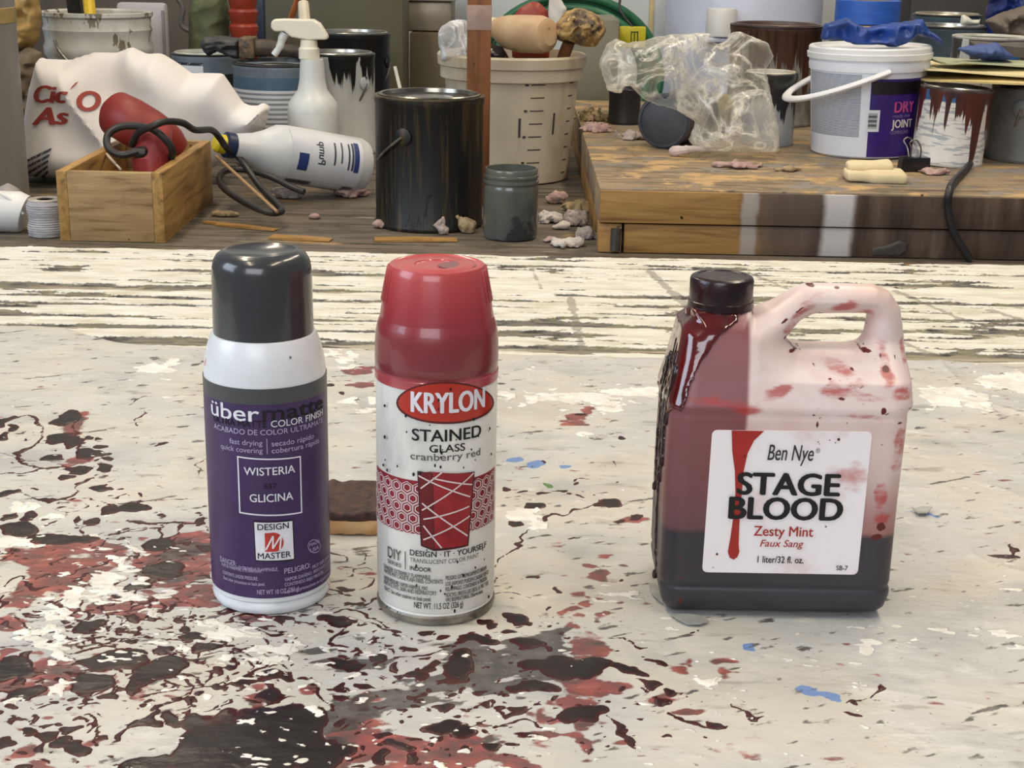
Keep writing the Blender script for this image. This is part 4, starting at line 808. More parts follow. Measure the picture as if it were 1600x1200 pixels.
# ------------------------------------------------------------------ far left
xe = W(29, 150, 2.34)[0]; R = .105; z1 = zat(xe-R, 2.34, -12)-ZB
o = thing('grey_drum', 'tall grey drum with a tan tape band cut off at the left edge', 'drum', (xe-R, 2.34, ZB))
MB().lathe([(R*.96, 0), (R, .003), (R, z1-.01), (R*.99, z1-.004), (R*.9, z1), (.002, z1)], 64).build('body', pm('drum_grey', '8d8a86', '75716c', 9, (1, 1, .15), rough=.5), o)
za, zb2 = zat(xe-R, 2.24, 40)-ZB, zat(xe-R, 2.24, 14)-ZB
MB().lathe([(R*1.003, za), (R*1.012, za+.001), (R*1.012, zb2-.001), (R*1.003, zb2)], 64, close=False).build('tape_band', pm('tan_tape', 'b09a62', '8f7a48', 30, rough=.6), o)
ragb = pm('brown_rag', '7d6f58', '5b4f3f', 26, rough=.85, bump=.4); rago = pm('ochre_rag', 'a88a52', '8a6f3c', 20, rough=.7)
cloth_lump('rag', 'brown rags piled between the drum and the white pail', 'rag', ((20, 155), (26, 90), (44, 78), (64, 88), (66, 120), (62, 150), (52, 235), (20, 235)), 2.86, .04, ragb, seed=5, zf=ZB)
cloth_lump('rag', 'ochre rag bunched up behind the drum', 'rag', ((18, 80), (20, -5), (56, -12), (64, 20), (60, 60), (46, 82)), 2.88, .04, rago, seed=8)
# white pail
x, r, h = place(151, 3.05, 165, 17, ZB)
pailm = pm('dirty_white_pail', 'c9c8c2', 'aaa698', 12, (1, 1, .5), rough=.5, extra=('6f6852', 34, .60, (1, 1, .35)), bump=.3, grime=.5)
o = thing('pail', 'dirty white ribbed pail with a wire handle behind the white bag', 'pail', (x, 3.05, ZB))
MB().lathe([(r*.82, 0), (r*.84, .002), (r*.93, h*.66), (r*.985, h*.69), (r*.99, h*.74), (r*.955, h*.78), (r*.965, h*.84), (r*.99, h*.87), (r*.965, h*.9), (r*.97, h-.012), (r*1.01, h-.008), (r*1.01, h-.001), (r*.97, h), (r*.94, h-.004), (r*.93, h-.06), (r*.90, h-.10), (.002, h-.10)], 64).build('body', pailm, o)
MB().tube(spline([(-r*.55, -r*.86, h*.80), (-r*.45, -r*1.0, h*.74), (-r*.25, -r*1.12, h*.66), (0, -r*1.18, h*.58), (r*.3, -r*1.1, h*.52)], 8), .003, 8).build('handle', wirem, o)
def stick(name, label, cat, p, q, r, mat, part='shaft', Yp=3.0, Yq=3.0, sq=1.0, group=None):
    a, b = W(p[0], p[1], Yp), W(q[0], q[1], Yq); o = thing(name, label, cat, a, 0, group)
    MB().tube([(0, 0, 0), tuple((b-a)*.5), tuple(b-a)], [r, r, r*.9], 10, flatz=sq).build(part, mat, o); return o
blk = pm('black_rubber', '1d1c1c', '2a2827', 40, rough=.45)
stick('brush_handle', 'black brush handle leaning in the white pail', 'brush', (122, 40), (112, -20), .016, blk, Yp=3.02, Yq=2.98)
stick('paint_stick', 'yellow stick standing in the white pail', 'stick', (142, 30), (136, -25), .012, flat('yellow_plastic', 'd8b520', .4), Yp=3.1, Yq=3.14)
b0 = outline(((190, 120), (190, 6), (258, 2), (265, 12), (265, 120)), 3.33)
o = thing('leaning_board', 'pale grey rounded board standing behind the white pail', 'board', (W(228, 120, 3.33)[0], 3.33, ZB))
zz = W(228, 4, 3.33)[2]-ZB; ww = W(265, 60, 3.33)[0]-W(188, 60, 3.33)[0]
MB().box((0, 0, zz/2), (ww, .03, zz), .009).build('board', pm('panel_grey', 'b3adb0', 'a49ea2', 6, rough=.45), o)
MB().box((ww/2-.006, -.017, zz/2), (.006, .004, zz-.03), .001).build('edge_strip', pm('panel_edge', '7c7a7c', '6b696b', 8, rough=.5), o)

# ------------------------------------------------------------------ white bag with red print
BYY = 2.58
BAG = ((34, 300), (30, 270), (40, 200), (48, 145), (62, 97), (108, 101), (150, 88), (185, 88), (207, 80), (232, 92), (252, 90), (275, 104), (300, 122), (330, 120), (348, 122), (362, 142), (380, 168), (398, 173), (412, 168), (421, 172), (414, 200), (402, 222), (380, 240), (300, 300), (200, 318), (80, 318))
wb = pm('white_bag_cloth', 'e2deda', 'd6d2d0', 8, rough=.7)
bag, TB, bx, bz = cloth_lump('cloth_bag', 'crumpled white bag with red lettering behind the wooden box', 'bag', BAG, BYY, .075, wb, h=.0045, fold=.45, ffreq=6.5, seed=17, rnd=.05, part='cloth', zf=ZB, octs=2, aniso=(1, .7))
def bag_print(name, items, mats):
    m = MB()
    for (txt, u0, v0, u1, v1, cap, mi, sh, bo) in items:
        V, F = text2d(txt, 0, 1, 0, 1, bo, sh, False); V, F = slice_x(V, F, .04)
        A = []
        for (s, t_, q_) in V:
            u = u0+(u1-u0)*s; v = v0+(v1-v0)*s-cap*t_; p = W(u, v, BYY-.07); x, z = p[0]-bx, p[2]-bz
            tt = float(TB(np.array(x), np.array(z))[0]); A.append((x, -tt-.0035-q_*3, z))
        m.add(A, F, mi)
    m.build(name, mats, bag, fix=False)
bag_print('lettering', [('Cic', 50, 166, 112, 164, 26, 0, .25, .03), ("'", 114, 154, 123, 150, 16, 0, .6, .02), ('O', 124, 174, 156, 180, 28, 0, .1, .04), ('As', 50, 200, 112, 198, 26, 0, .25, .03)]+
          [('restoran', 36+i*3, 262+i*9, 86-i*2, 238+i*9, 6, 1, .2, .02) for i in range(5)], [flat('bag_red_ink', '9a3a30', .6), flat('bag_grey_ink', '4c4f5c', .6)])

# ------------------------------------------------------------------ wooden box with the red heat gun
xa, xb = W(91, 330, 2.06)[0], W(256, 330, 2.06)[0]; zt = zat(xa, 2.06, 267); yb = 2.40; bw, bh = xb-xa, zt-ZB
o = thing('wooden_box', 'open plywood box at the front of the rear bench, holding red tool', 'box', ((xa+xb)/2, 2.06, ZB))
endm = wood('plywood_end', '9c8058', 'b3966a', '6b5435', 0, 22, .55, [('6f5a3c', 26, .70, (1, 1, 1))]); sidem = wood('plywood_side', '9b7843', 'b48f57', '6d5230', 1, 18, .55, [('6f5a3c', 26, .72, (1, 1, 1))])
MB().box((0, .007, bh/2), (bw-.03, .014, bh-.001), .001).build('front_panel', endm, o)
MB().box((0, yb-2.06-.007, bh/2), (bw-.03, .014, bh), .001).build('back_panel', endm, o)
for s in (-1, 1): MB().box((s*(bw/2-.0075), (yb-2.06)/2, bh/2), (.015, yb-2.06, bh), .001).build('side_panel', sidem, o)
MB().box((0, (yb-2.06)/2, .006), (bw-.031, yb-2.06-.03, .01)).build('bottom_panel', endm, o)
redp = pm('red_tool_plastic', '8a2b24', '76201b', 18, rough=.5, extra=('4e1512', 70, .70), grime=.3); 
zc = zt-.012; A = W(196, 196, 2.36); Bq = W(318, 238, 2.30)
o = thing('heat_gun', 'red power tool with a black cord lying in the wooden box', 'power tool', (W(230, 240, 2.2)[0], 2.22, ZB+.02))
ox, oy, oz = o.location
def loc(u, v, Y): p = W(u, v, Y); return (p[0]-ox, p[1]-oy, p[2]-oz)
bl_ = [loc(*q) for q in ((178, 176, 2.35), (182, 178, 2.345), (205, 190, 2.33), (232, 205, 2.325), (250, 216, 2.335), (264, 226, 2.34), (276, 238, 2.345))]
MB().tube(bl_, [.026, .036, .037, .036, .034, .030, .024], 28).build('barrel', redp, o, ang=50)
MB().tube([tuple(Vector(bl_[0])*1.0), tuple(Vector(bl_[0])+(Vector(bl_[1])-Vector(bl_[2]))*.15)], [.0245, .02], 28).build('nozzle', pm('worn_red_edge', '6d201a', '8d6a62', 120, rough=.5), o)
MB().tube([loc(*q) for q in ((252, 205, 2.24), (240, 228, 2.20), (236, 250, 2.19), (240, 282, 2.19))], [.017, .026, .029, .026], 24).build('grip', pm('dark_red_grip', '7c2222', '94302c', 20, rough=.5), o)
MB().tube(spline([loc(*q) for q in ((216, 236, 2.165), (190, 242, 2.16), (170, 232, 2.16), (168, 212, 2.17), (185, 199, 2.18), (212, 197, 2.18), (240, 203, 2.17), (262, 222, 2.17), (270, 240, 2.18), (262, 252, 2.2))], 7), .0055, 10).build('cord', blk, o)
MB().tube(spline([loc(*q) for q in ((206, 226, 2.19), (216, 208, 2.17), (236, 198, 2.15), (258, 190, 2.16), (285, 192, 2.2), (305, 203, 2.24), (330, 203, 2.30), (342, 214, 2.33), (355, 232, 2.34), (375, 248, 2.36), (405, 290, 2.30), (432, 318, 2.22), (440, 330, 2.19), (420, 332, 2.175), (385, 318, 2.20), (352, 296, 2.25), (343, 280, 2.30), (352, 267, 2.34), (380, 265, 2.35), (420, 275, 2.33), (455, 292, 2.32), (475, 300, 2.31))], 6), .0052, 10).build('cord', blk, o)
MB().tube([loc(*q) for q in ((205, 238, 2.165), (222, 238, 2.17), (232, 246, 2.18))], [.006, .010, .009], 14).build('strain_relief', blk, o)
stick('twine', 'tan twine lying over the black cord beside the wooden box', 'string', (338, 244), (433, 331), .0026, flat('tan_twine', 'a3845e', .8), 'strand', 2.33, 2.165)
stick('paint_stick', 'thin pale stick leaning inside the wooden box', 'stick', (162, 236), (188, 264), .002, flat('pale_stick', 'c3b29a', .6), 'strip', 2.30, 2.12)
# string spool, white tub, grey wad at the left edge
x, r, h = place(71, 2.10, 60, 312, ZB)
sp_prof = [(r*.88, 0), (r*.97, .002)]
for k in range(14): sp_prof += [(r*(.93+.04*math.sin(k*.7)), h*(.05+.062*k)), (r*(.96+.04*math.sin(k*.7)), h*(.08+.062*k))]
o = thing('string_spool', 'spool of pale grey string left of the wooden box', 'spool', (x, 2.10, ZB))
MB().lathe(sp_prof+[(r*.9, h*.95), (r*.86, h)], 48).build('string', pm('grey_string', 'b6b4b6', '9b999c', 90, (1, 1, 4), rough=.8, bump=.4), o)
MB().lathe([(r*.88, h), (r*.88, h+.0012), (r*.45, h+.0014), (r*.45, h-.01), (.001, h-.012)], 48).build('tube_end', pm('spool_card', 'c7c0b6', '6f675e', 20, rough=.8), o)
x = W(12, 340, 2.12)[0]
o = thing('plastic_tub', 'white plastic tub tipped over at the left edge', 'tub', (x-.02, 2.12, ZB)); rr = .030
MB().tube([(-.06, 0, rr), (.0, 0, rr), (.038, 0, rr*.98), (.046, 0, rr*.9)], [rr*.9, rr, rr, rr*.9], 32).build('body', pm('tub_white', 'dfdfdd', 'cfd0d0', 14, rough=.4), o)
MB().tube(spline([(-.02, -.02, .058), (.01, -.02, .062), (.035, -.02, .05), (.05, -.02, .03)], 6), .002, 8).build('handle', pm('tub_white_handle', 'ecebe8', 'dcdad6', 14, rough=.4), o)
cloth_lump('rag', 'grey crumpled rag at the left edge behind the tub', 'rag', ((-20, 330), (-10, 285), (12, 275), (28, 284), (40, 305), (60, 330)), 2.22, .03, pm('grey_rag', '9b9490', '847d79', 24, rough=.85), seed=21)[0].location.z = ZB

# ------------------------------------------------------------------ cans behind the bag, brush, spray bottles
bluegrey = pm('blue_grey_can', '7a8791', '66747f', 10, rough=.4, grime=.4); blackrim = pm('black_rim', '1f2022', '333436', 40, rough=.3)
smallprint = lines_mat('grey_small_print', 'c9cbce', '7f848b', 700, 1, .62)
sign = lines_mat('bold_black_print', 'd5d8dc', '22262b', 260, 1, .55)
creamlid = pm('cream_lid', 'cfcaba', 'b9b29c', 20, rough=.4, extra=('8c8676', 30, .66))
paint_can('grey paint can with a white lid under the bristles of the wide brush', 322, 3.02, 104, 82, ZB, bluegrey, blackrim, pm('white_paint_lid', 'c9c8bd', 'a6a699', 22, rough=.35), bands=((sign, -1.0, .1, .76, .92), (blackrim, .35, 1.2, .3, .8)))
can12 = paint_can('blue grey paint can with a white printed label behind the upright spray bottle', 432, 2.84, 134, 97, ZB, bluegrey, blackrim, pm('dark_lid', '2b2a2a', '3a3836', 30, rough=.35), bands=((smallprint, -1.5, 1.4, .06, .76), (flat('slate_blue_band', '4a6277', .4), -1.5, 1.4, .76, .88)))
whiteblack = drip('black_drips_on_white', 'b9bcbc', 'c7c9c8', '17181a', .19, -.03, 34)
paint_can('white paint can with black drips right of the upright spray bottle', 529, 3.0, 112, 82, ZB, whiteblack, blackrim, steel, bail=(.9, 1.2))
paint_can('dark paint can with shiny lid and pale handle behind the black dripped can', 551, 3.30, 116, 50, ZB, drip('dark_can_wall', '2f2b27', '3c3731', '16161a', .19, .35, 45), blackrim, steel, bail=(1.3, 1.3))
# wide brush
by_, bzz = 2.90, can12[2]+ZB+.003
o = thing('paint_brush', 'wide brush stiff with black paint lying across two can lids', 'paint brush', (W(378, 78, by_)[0], by_, bzz))
ox, oy, oz = o.location
pb = [(W(u, v, by_)[0]-ox, W(u, v, by_)[2]-oz) for u, v in ((312, 70), (318, 58), (345, 56), (376, 60), (376, 92), (362, 90), (340, 80), (325, 88), (318, 80))]
puffy(pb, .02, .0024, 'bristles', pm('black_bristles', '2c2a2a', '474646', 60, (.3, 1, 3), rough=.5), o, fold=.5, ffreq=60, seed=4, rnd=.012, aniso=(.25, 1))
zb0 = [p[1] for p in pb]; cz = (max(zb0)+min(zb0))/2
MB().box((.013, 0, cz+.001), (.030, .05, .040), .004).build('ferrule', pm('crusted_ferrule', '7b6245', '2a2623', 90, rough=.6, bump=.4), o)
MB().tube([(.026, 0, cz), (.05, 0, cz+.001), (.085, 0, cz-.004), (.12, 0, cz-.007), (.145, 0, cz-.008)], [.017, .016, .012, .013, .008], 16).build('handle', pm('black_crusted_handle', '24211f', '4e3f2d', 50, rough=.5), o)
# upright spray bottle
SY = 2.66; x, _, h0 = place(486, SY, 10, 30, ZB)
o = thing('spray_bottle', 'upright white spray bottle with trigger head behind the lying one', 'spray bottle', (x, SY, ZB))
def zv(v): return zat(x, SY, v)-ZB
k = proj((x, SY, 0))[2]/FPX
milky = pm('milky_plastic', 'd4d6d2', 'c4c8c6', 12, rough=.35); milkyhead = pm('cream_head', 'e6e2d2', 'd8d3c0', 12, rough=.4)
prof = [(34*k, 0), (38*k, .002), (39*k, .006), (39*k, zv(172)), (37.5*k, zv(160)), (30*k, zv(150)), (23*k, zv(140)), (20*k, zv(125)), (18.5*k, zv(100)), (17.5*k, zv(92))]
MB().lathe(prof, 56, c=(0, 0, 0)).build('bottle', milky, o)
MB().lathe([(14.5*k, zv(93)), (16*k, zv(91)), (16*k, zv(76)), (13.5*k, zv(73)), (12.5*k, zv(62))], 40, c=(-4*k, 0, 0)).build('collar', milkyhead, o)
hp = [((u-486)*k, zv(v)) for u, v in ((426, 36), (430, 31), (445, 30), (490, 30), (500, 36), (512, 56), (511, 61), (480, 62), (456, 58), (446, 49), (432, 50), (426, 45))]
head = MB().prism(hp, -.013, .013).build('head', milkyhead, o, (0, 0, 0)); bm_ = head.modifiers.new('round', 'BEVEL'); bm_.width = .004; bm_.segments = 3
MB().tube(spline([((u-486)*k, 0, zv(v)) for u, v in ((446, 52), (441, 62), (437, 74), (428, 87))], 5), [.008]*6+[.007]*5+[.006]*5, 12).build('trigger', milky, o)
# lying spray bottle: local z runs from base to neck
A = W(566, 268, 2.50); Bv = W(352, 224, 2.38); ax = Vector(Bv-A).normalized(); rb = .047
A[2] = ZB+rb
o = thing('spray_bottle', 'spray bottle with blue label lying on its side right of the wooden box', 'spray bottle', A)
Bv = W(352, 226, 2.36); ax = Vector(Bv-A); L = ax.length; o.rotation_mode = 'QUATERNION'
xax = Vector((0, -1, .25)); zax = ax.normalized(); yax = zax.cross(xax).normalized(); xax = yax.cross(zax).normalized()
o.rotation_quaternion = Matrix((xax, yax, zax)).transposed().to_quaternion()
MB().lathe([(rb*.7, 0), (rb*.92, .003), (rb, .012), (rb, L*.60), (rb*.96, L*.66), (rb*.72, L*.74), (rb*.55, L*.82), (rb*.42, L*.95)], 56).build('bottle', pm('milky_plastic_old', 'd0d2d2', 'bfc3c6', 14, rough=.35), o)
MB().lathe([(rb*.40, L*.94), (rb*.44, L*.945), (rb*.44, L*1.0), (rb*.34, L*1.01)], 40).build('collar', flat('navy_plastic', '1e2c4e', .4), o)
MB().lathe([(rb*.30, L*1.0), (rb*.34, L*1.005), (rb*.30, L*1.06), (rb*.22, L*1.075)], 40).build('nozzle', flat('yellow_nozzle', 'd9c22a', .4), o)
def bshell(name, a0, a1, z0, z1, m_, r_=1.004): return MB().shell(rb*r_, a0+pi/2, a1+pi/2, L*z0, L*z1, .0005, 24).build(name, m_, o)
navy = flat('navy_ink', '253a72', .5)
lb = bshell('label', -.95, 1.0, .10, .62, pm('bottle_label', 'd3d6dc', 'c3c8d0', 14, rough=.45)); lb['label'] = 'white label with navy blue blocks and dark lines'
for (a0, a1, z0, z1) in ((-.55, .05, .50, .57), (-.35, .75, .13, .165)): MB().shell(rb*1.018, a0+pi/2, a1+pi/2, L*z0, L*z1, .0004, 16).build('label_block', navy, lb)
gi = flat('slate_ink', '3c4250', .5)
for (a0, a1, z0, z1) in ((-.3, .65, .20, .212), (-.3, .7, .17, .185), (-.1, .65, .255, .265), (-.2, .6, .305, .317)): MB().shell(rb*1.018, a0+pi/2, a1+pi/2, L*z0, L*z1, .0004, 16).build('label_line', gi, lb)
m = MB(); V, F = text2d('Pump', 0, .038, 0, .013, .02)
V, F = slice_x(V, F, .002); m.add([(math.sin(pi/2-.25+p[0]/rb)*rb*1.021, -math.cos(pi/2-.25+p[0]/rb)*rb*1.021, L*.39-p[1]+.01) for p in V], F); m.build('lettering', gi, lb, fix=False)
bshell('ruler_strip', -1.25, -1.02, .12, .62, lines_mat('ruler_print', 'c9ccd2', '4a4e58', 60, 1, .6), 1.006)

# ------------------------------------------------------------------ black can, jar, post
blackgal = drip('black_dripped_wall', '12100f', '1d1913', '090a0b', .19, .40, 60, .48, '42361a')
paint_can('black gallon can with shiny lid and wire handle, centre of the rear bench', 671, 2.245, 168, 147, ZB, blackgal, pm('brown_black_rim', '6a5c46', '2e2a24', 40, rough=.35, metal=.4), pm('shiny_old_lid', 'b3aea0', '6b675c', 18, rough=.22, metal=.85), bail=(-.42, .62))
x, r, h = place(799, 2.15, 86, 262, ZB)
jarm = pm('paint_clouded_jar', '676a5e', '3f4448', 12, (1, 1, .5), rough=.22, lo=.3, hi=.7, extra=('2e3338', 11, .56), coat=.3)
o = thing('glass_jar', 'open glass jar clouded with grey paint in front of the graduated bucket', 'jar', (x, 2.15, ZB))
MB().lathe([(r*.85, 0), (r*.95, .002), (r*.985, .008), (r*.985, h*.70), (r*.97, h*.75), (r*.95, h*.77), (r*.95, h*.79), (r*1.0, h*.80), (r*1.0, h*.83), (r*.95, h*.84), (r*.95, h*.87), (r*.99, h*.88), (r*.99, h*.91), (r*.95, h*.92), (r*.96, h*.985), (r*.94, h), (r*.88, h), (r*.87, h*.9), (r*.90, h*.2), (.002, h*.18)], 64).build('jar', jarm, o)
x, _, _ = place(747, 2.42, 36, 200, ZB); pw = 36*proj((x, 2.42, 0))[2]/FPX
o = thing('wooden_post', 'upright brown wooden post with masking tape behind the black gallon can', 'post', (x, 2.42, ZB))
MB().box((0, 0, .23), (pw, .022, .46), .001).build('stick', wood('post_wood', '7a4d2e', '8f5f3a', '5c3822', 2, 8, .6), o)
za, zb2 = zat(x, 2.41, 47)-ZB, zat(x, 2.41, 8)-ZB
MB().box((0, 0, (za+zb2)/2), (pw+.0012, .0232, zb2-za), .0004).build('tape', pm('masking_tape', 'a58d80', '927a6e', 40, rough=.7, bump=.3), o)

# ------------------------------------------------------------------ graduated bucket and what it holds
GYY = 2.72; x, r, h = place(800, GYY, 226, 82, ZB); r2 = r*.80
t = NT('bucket_plastic'); n = t.noise(6, (1, 1, 1), 4); c = t.ramp(n, [(.3, 'ab9f88'), (.6, 'c4baa4')]); c = t.mix(t.math('MULTIPLY', t.step(t.noise(16, (1, 1, .4), 5), .54, .72), .4), c, '7d7058'); t.b.inputs['Subsurface Weight'].default_value = .1; buckm = t.done(c, .45)
bk = thing('graduated_bucket', 'cream mixing bucket with black measuring marks, crammed with used tools', 'bucket', (x, GYY, ZB))
def rb_(z): return r2+(r*.93-r2)*z/h
MB().lathe([(r2*.93, 0), (r2*.99, .003), (rb_(.02), .02), (rb_(h*.80), h*.80), (r*.965, h*.81), (r*.97, h*.90), (r, h*.91), (r*1.01, h*.985), (r*.99, h), (r*.95, h), (r*.93, h*.97), (r2*.95, .01), (.002, .008)], 72).build('body', buckm, bk)
m = MB(); bi = flat('bucket_ink', '3b3630', .6)
for i in range(9):
    v = 112+i*20.5; z = zat(x, GYY-rb_(h*.5), v)-ZB; a0 = .30-.004*i; m.shell((rb_(z)*1.001,)*2, a0, a0+.22, z-.0009, z+.0009, .0005, 10)
    m.shell((rb_(z)*1.001,)*2, 1.02, 1.14, z-.0009, z+.0009, .0005, 8)
    if i % 2: m.shell((rb_(z)*1.001,)*2, a0-.09, a0-.04, z-.002, z+.002, .0005, 6)
for a0, v0, v1 in ((.12, 185, 215), (.70, 178, 212)):
    z0, z1 = zat(x, GYY-rb_(h*.5), v1)-ZB, zat(x, GYY-rb_(h*.5), v0)-ZB; m.shell((rb_(z0)*1.001, rb_(z1)*1.001), a0, a0+.035, z0, z1, .0005, 6)
m.build('measuring_marks', bi, bk)
def plastic(name, tint, a0, a1, rough=.18, sc=30):
    if name in MATS: return MATS[name]
    t = NT(name); n = t.noise(sc, (1, 1, 1), 5, .6, 1.2); rdg = t.math('ABSOLUTE', t.math('SUBTRACT', n, .5))
    lw = t.n('LayerWeight'); lw.inputs[0].default_value = .35
    crease = t.ramp(rdg, [(0, (a1,)*3+(1,)), (.012, ((a0+a1)/2,)*3+(1,)), (.05, (0, 0, 0, 1))])
    al = t.math('ADD', t.math('ADD', crease, a0), t.math('MULTIPLY', t.math('POWER', lw.outputs['Facing'], 1.6), a1), True)
    t.bump(n, .25, .003); MATS[name] = t.done(tint, rough, alpha=al, spec=.6); return MATS[name]
film = plastic('clear_film', 'e2dfd2', .07, .55, sc=9)
ry = GYY-r*.55
def tuck(o, dz=-.05): return o
cloth_lump('plastic_bag', 'clump of clear plastic at the left rim of the graduated bucket', 'plastic bag', ((690, 95), (684, 52), (690, 42), (706, 32), (728, 32), (736, 45), (738, 98)), GYY-.06, .03, plastic('white_film', 'dfe2e4', .25, .7, sc=14), seed=31, ffreq=22, octs=2, rnd=.02, part='film')
cloth_lump('plastic_bag', 'black plastic sheet bunched inside the graduated bucket', 'plastic bag', ((722, 98), (728, 72), (760, 66), (785, 74), (800, 98)), GYY-.02, .03, pm('black_film', '17171b', '25252b', 30, rough=.25), seed=33, ffreq=40, rnd=.02, part='film')
o = thing('plastic_bottle', 'stained beige plastic bottle lying on top of the graduated bucket', 'bottle', W(815, 55, GYY-.05)); ox, oy, oz = o.location
def lc(u, v, Y): p = W(u, v, Y); return (p[0]-ox, p[1]-oy, p[2]-oz)
MB().tube([lc(*q) for q in ((775, 44, GYY+.03), (785, 46, GYY+.02), (795, 50, GYY), (815, 53, GYY-.03), (845, 54, GYY-.06), (855, 55, GYY-.07), (860, 55, GYY-.075))], [.018, .024, .030, .033, .033, .029, .018], 32).build('body', pm('stained_beige', 'c8ad8a', 'b6946e', 16, rough=.5, lo=.35, extra=('8f7358', 30, .68)), o)
MB().tube([lc(*q) for q in ((748, 40, GYY+.05), (762, 41, GYY+.045), (778, 44, GYY+.03))], [.012, .017, .018], 24).build('neck', pm('cream_neck', 'ddcfb0', 'c9b894', 20, rough=.5), o)
cloth_lump('plastic_scoop', 'red plastic scoop sticking out behind the beige bottle', 'scoop', ((798, 30), (812, 12), (830, 2), (842, 3), (856, 16), (862, 40), (858, 92), (800, 92)), GYY+.06, .012, pm('scoop_red', '9a3a2a', '84301f', 20, rough=.4), fold=.15, seed=35, part='blade')
cloth_lump('paper_sheet', 'crumpled white paper between red scoop and dried brush', 'paper', ((862, 62), (856, 20), (858, -6), (872, -10), (886, 14), (880, 32), (868, 60)), GYY+.05, .006, pm('white_paper', 'd6d4cc', 'c4c1b8', 30, rough=.7), fold=.3, seed=36, h=.003, rnd=.01, part='sheet')
o, T_, x0_, z0_ = cloth_lump('dried_brush', 'old brush caked with golden brown paint at the right of the bucket', 'paint brush', ((860, 60), (870, 36), (884, 18), (905, 12), (928, 20), (943, 32), (946, 50), (938, 62), (930, 74), (905, 70), (892, 66)), GYY-.04, .035, pm('caked_brush', '4a3d33', 'b08f56', 48, rough=.55, bump=.6, lo=.42, hi=.62, extra=('d6bd84', 70, .62)), seed=37, ffreq=50, rnd=.025, part='bristles')
a = W(889, 66, GYY-.04); b = W(876, 100, GYY-.02); MB().tube([(0, 0, 0), tuple(b-a)], .011, 14).build('handle', pm('stub_wood', '8a5a35', '6f4629', 30, rough=.6), o, (a[0]-x0_, 0, a[2]-z0_))

# ------------------------------------------------------------------ behind the bench
yb_ = 3.75
def backbox(name, label, cat, u0, u1, vt, Y, dep, mat, part='body', zf=-.92, bev=.004):
    xa, xb = W(u0, 40, Y)[0], W(u1, 40, Y)[0]; zt = W((u0+u1)/2, vt, Y)[2]
    o = thing(name, label, cat, ((xa+xb)/2, Y+dep/2, zf)); MB().box((0, 0, (zt-zf)/2), (xb-xa, dep, zt-zf), bev).build(part, mat, o); return o
backbox('cabinet', 'dark olive cabinet standing behind the cans', 'cabinet', 412, 630, -40, 3.74, .2, pm('olive_paint', '4b482c', '3e3b26', 4, rough=.5))
backbox('cabinet', 'dark brown box added for the dark gap behind the white pail', 'cabinet', -220, 400, -30, 3.78, .4, pm('dark_gap_backing', '3b342b', '4f463a', 8, rough=.6))  # dark backing box added to stand in for the shaded gap
o = backbox('cabinet', 'tan cupboard under the small grey sink behind the wooden post', 'cabinet', 640, 738, 52, 4.02, .3, pm('tan_cupboard', '6d6245', '5b5138', 5, rough=.6))
xs0 = W(667, 50, 4.02)[0]; o = thing('sink', 'small grey steel sink behind the wooden post', 'sink', (xs0, 4.08, W(668, 51, 4.02)[2])); zz = W(668, 2, 4.02)[2]-o.location.z
MB().box((0, .08, zz/2), (.13, .2, zz), .01).build('basin', pm('sink_grey', '8f8778', 'a0988a', 9, rough=.35, metal=.3), o); MB().box((0, .08, zz+.003), (.15, .22, .008), .003).build('rim', pm('sink_rim', 'b5ae9e', 'a0988a', 9, rough=.3, metal=.3), o)
o = backbox('steel_locker', 'pale grey steel cabinet behind green hose', 'cabinet', 742, 1080, -60, 4.14, .2, pm('pale_cabinet', 'bfc6c6', 'b3b9b8', 3, rough=.4))
MB().box((W(1018, 20, 4.14)[0]-o.location.x, -.102, .95), (.012, .006, .5), .001).build('yellow_strip', pm('yellowed_strip', 'c9b884', 'b8a670', 10, rough=.5), o)
x, r, h = place(1203, 3.55, 222, -50, -.92)
o = thing('plastic_barrel', 'bluish white plastic barrel with a white cap behind brown can', 'barrel', (x, 3.92, -.92)); r *= 1.10
MB().lathe([(r*.9, 0), (r*.97, .01), (r, .04), (r, h*.3), (r*1.02, h*.31), (r*1.02, h*.33), (r, h*.34), (r, h*.95), (r*.9, h*1.0), (r*.3, h*1.02), (.002, h*1.02)], 72).build('body', pm('barrel_white', 'c8cee0', 'bcc3d6', 6, rough=.35), o)
px_ = W(1127, 40, 3.68); kk = proj(px_)[2]/FPX
MB().lathe([(23*kk, 0), (24*kk, .002), (24*kk, 40*kk), (22*kk, 43*kk), (.001, 43.5*kk)], 40, c=(px_[0]-x, 3.68-3.92, W(1127, 57, 3.68)[2]+.92)).build('cap', pm('barrel_cap', 'd8d8d6', 'c9cac8', 12, rough=.4), o)
MB().box((px_[0]-x, -.12, W(1127, 57, 3.68)[2]+.92-.007), (.09, .30, .012), .004).build('spout', pm('barrel_spout', 'c8cee0', 'bcc3d6', 6, rough=.35), o)
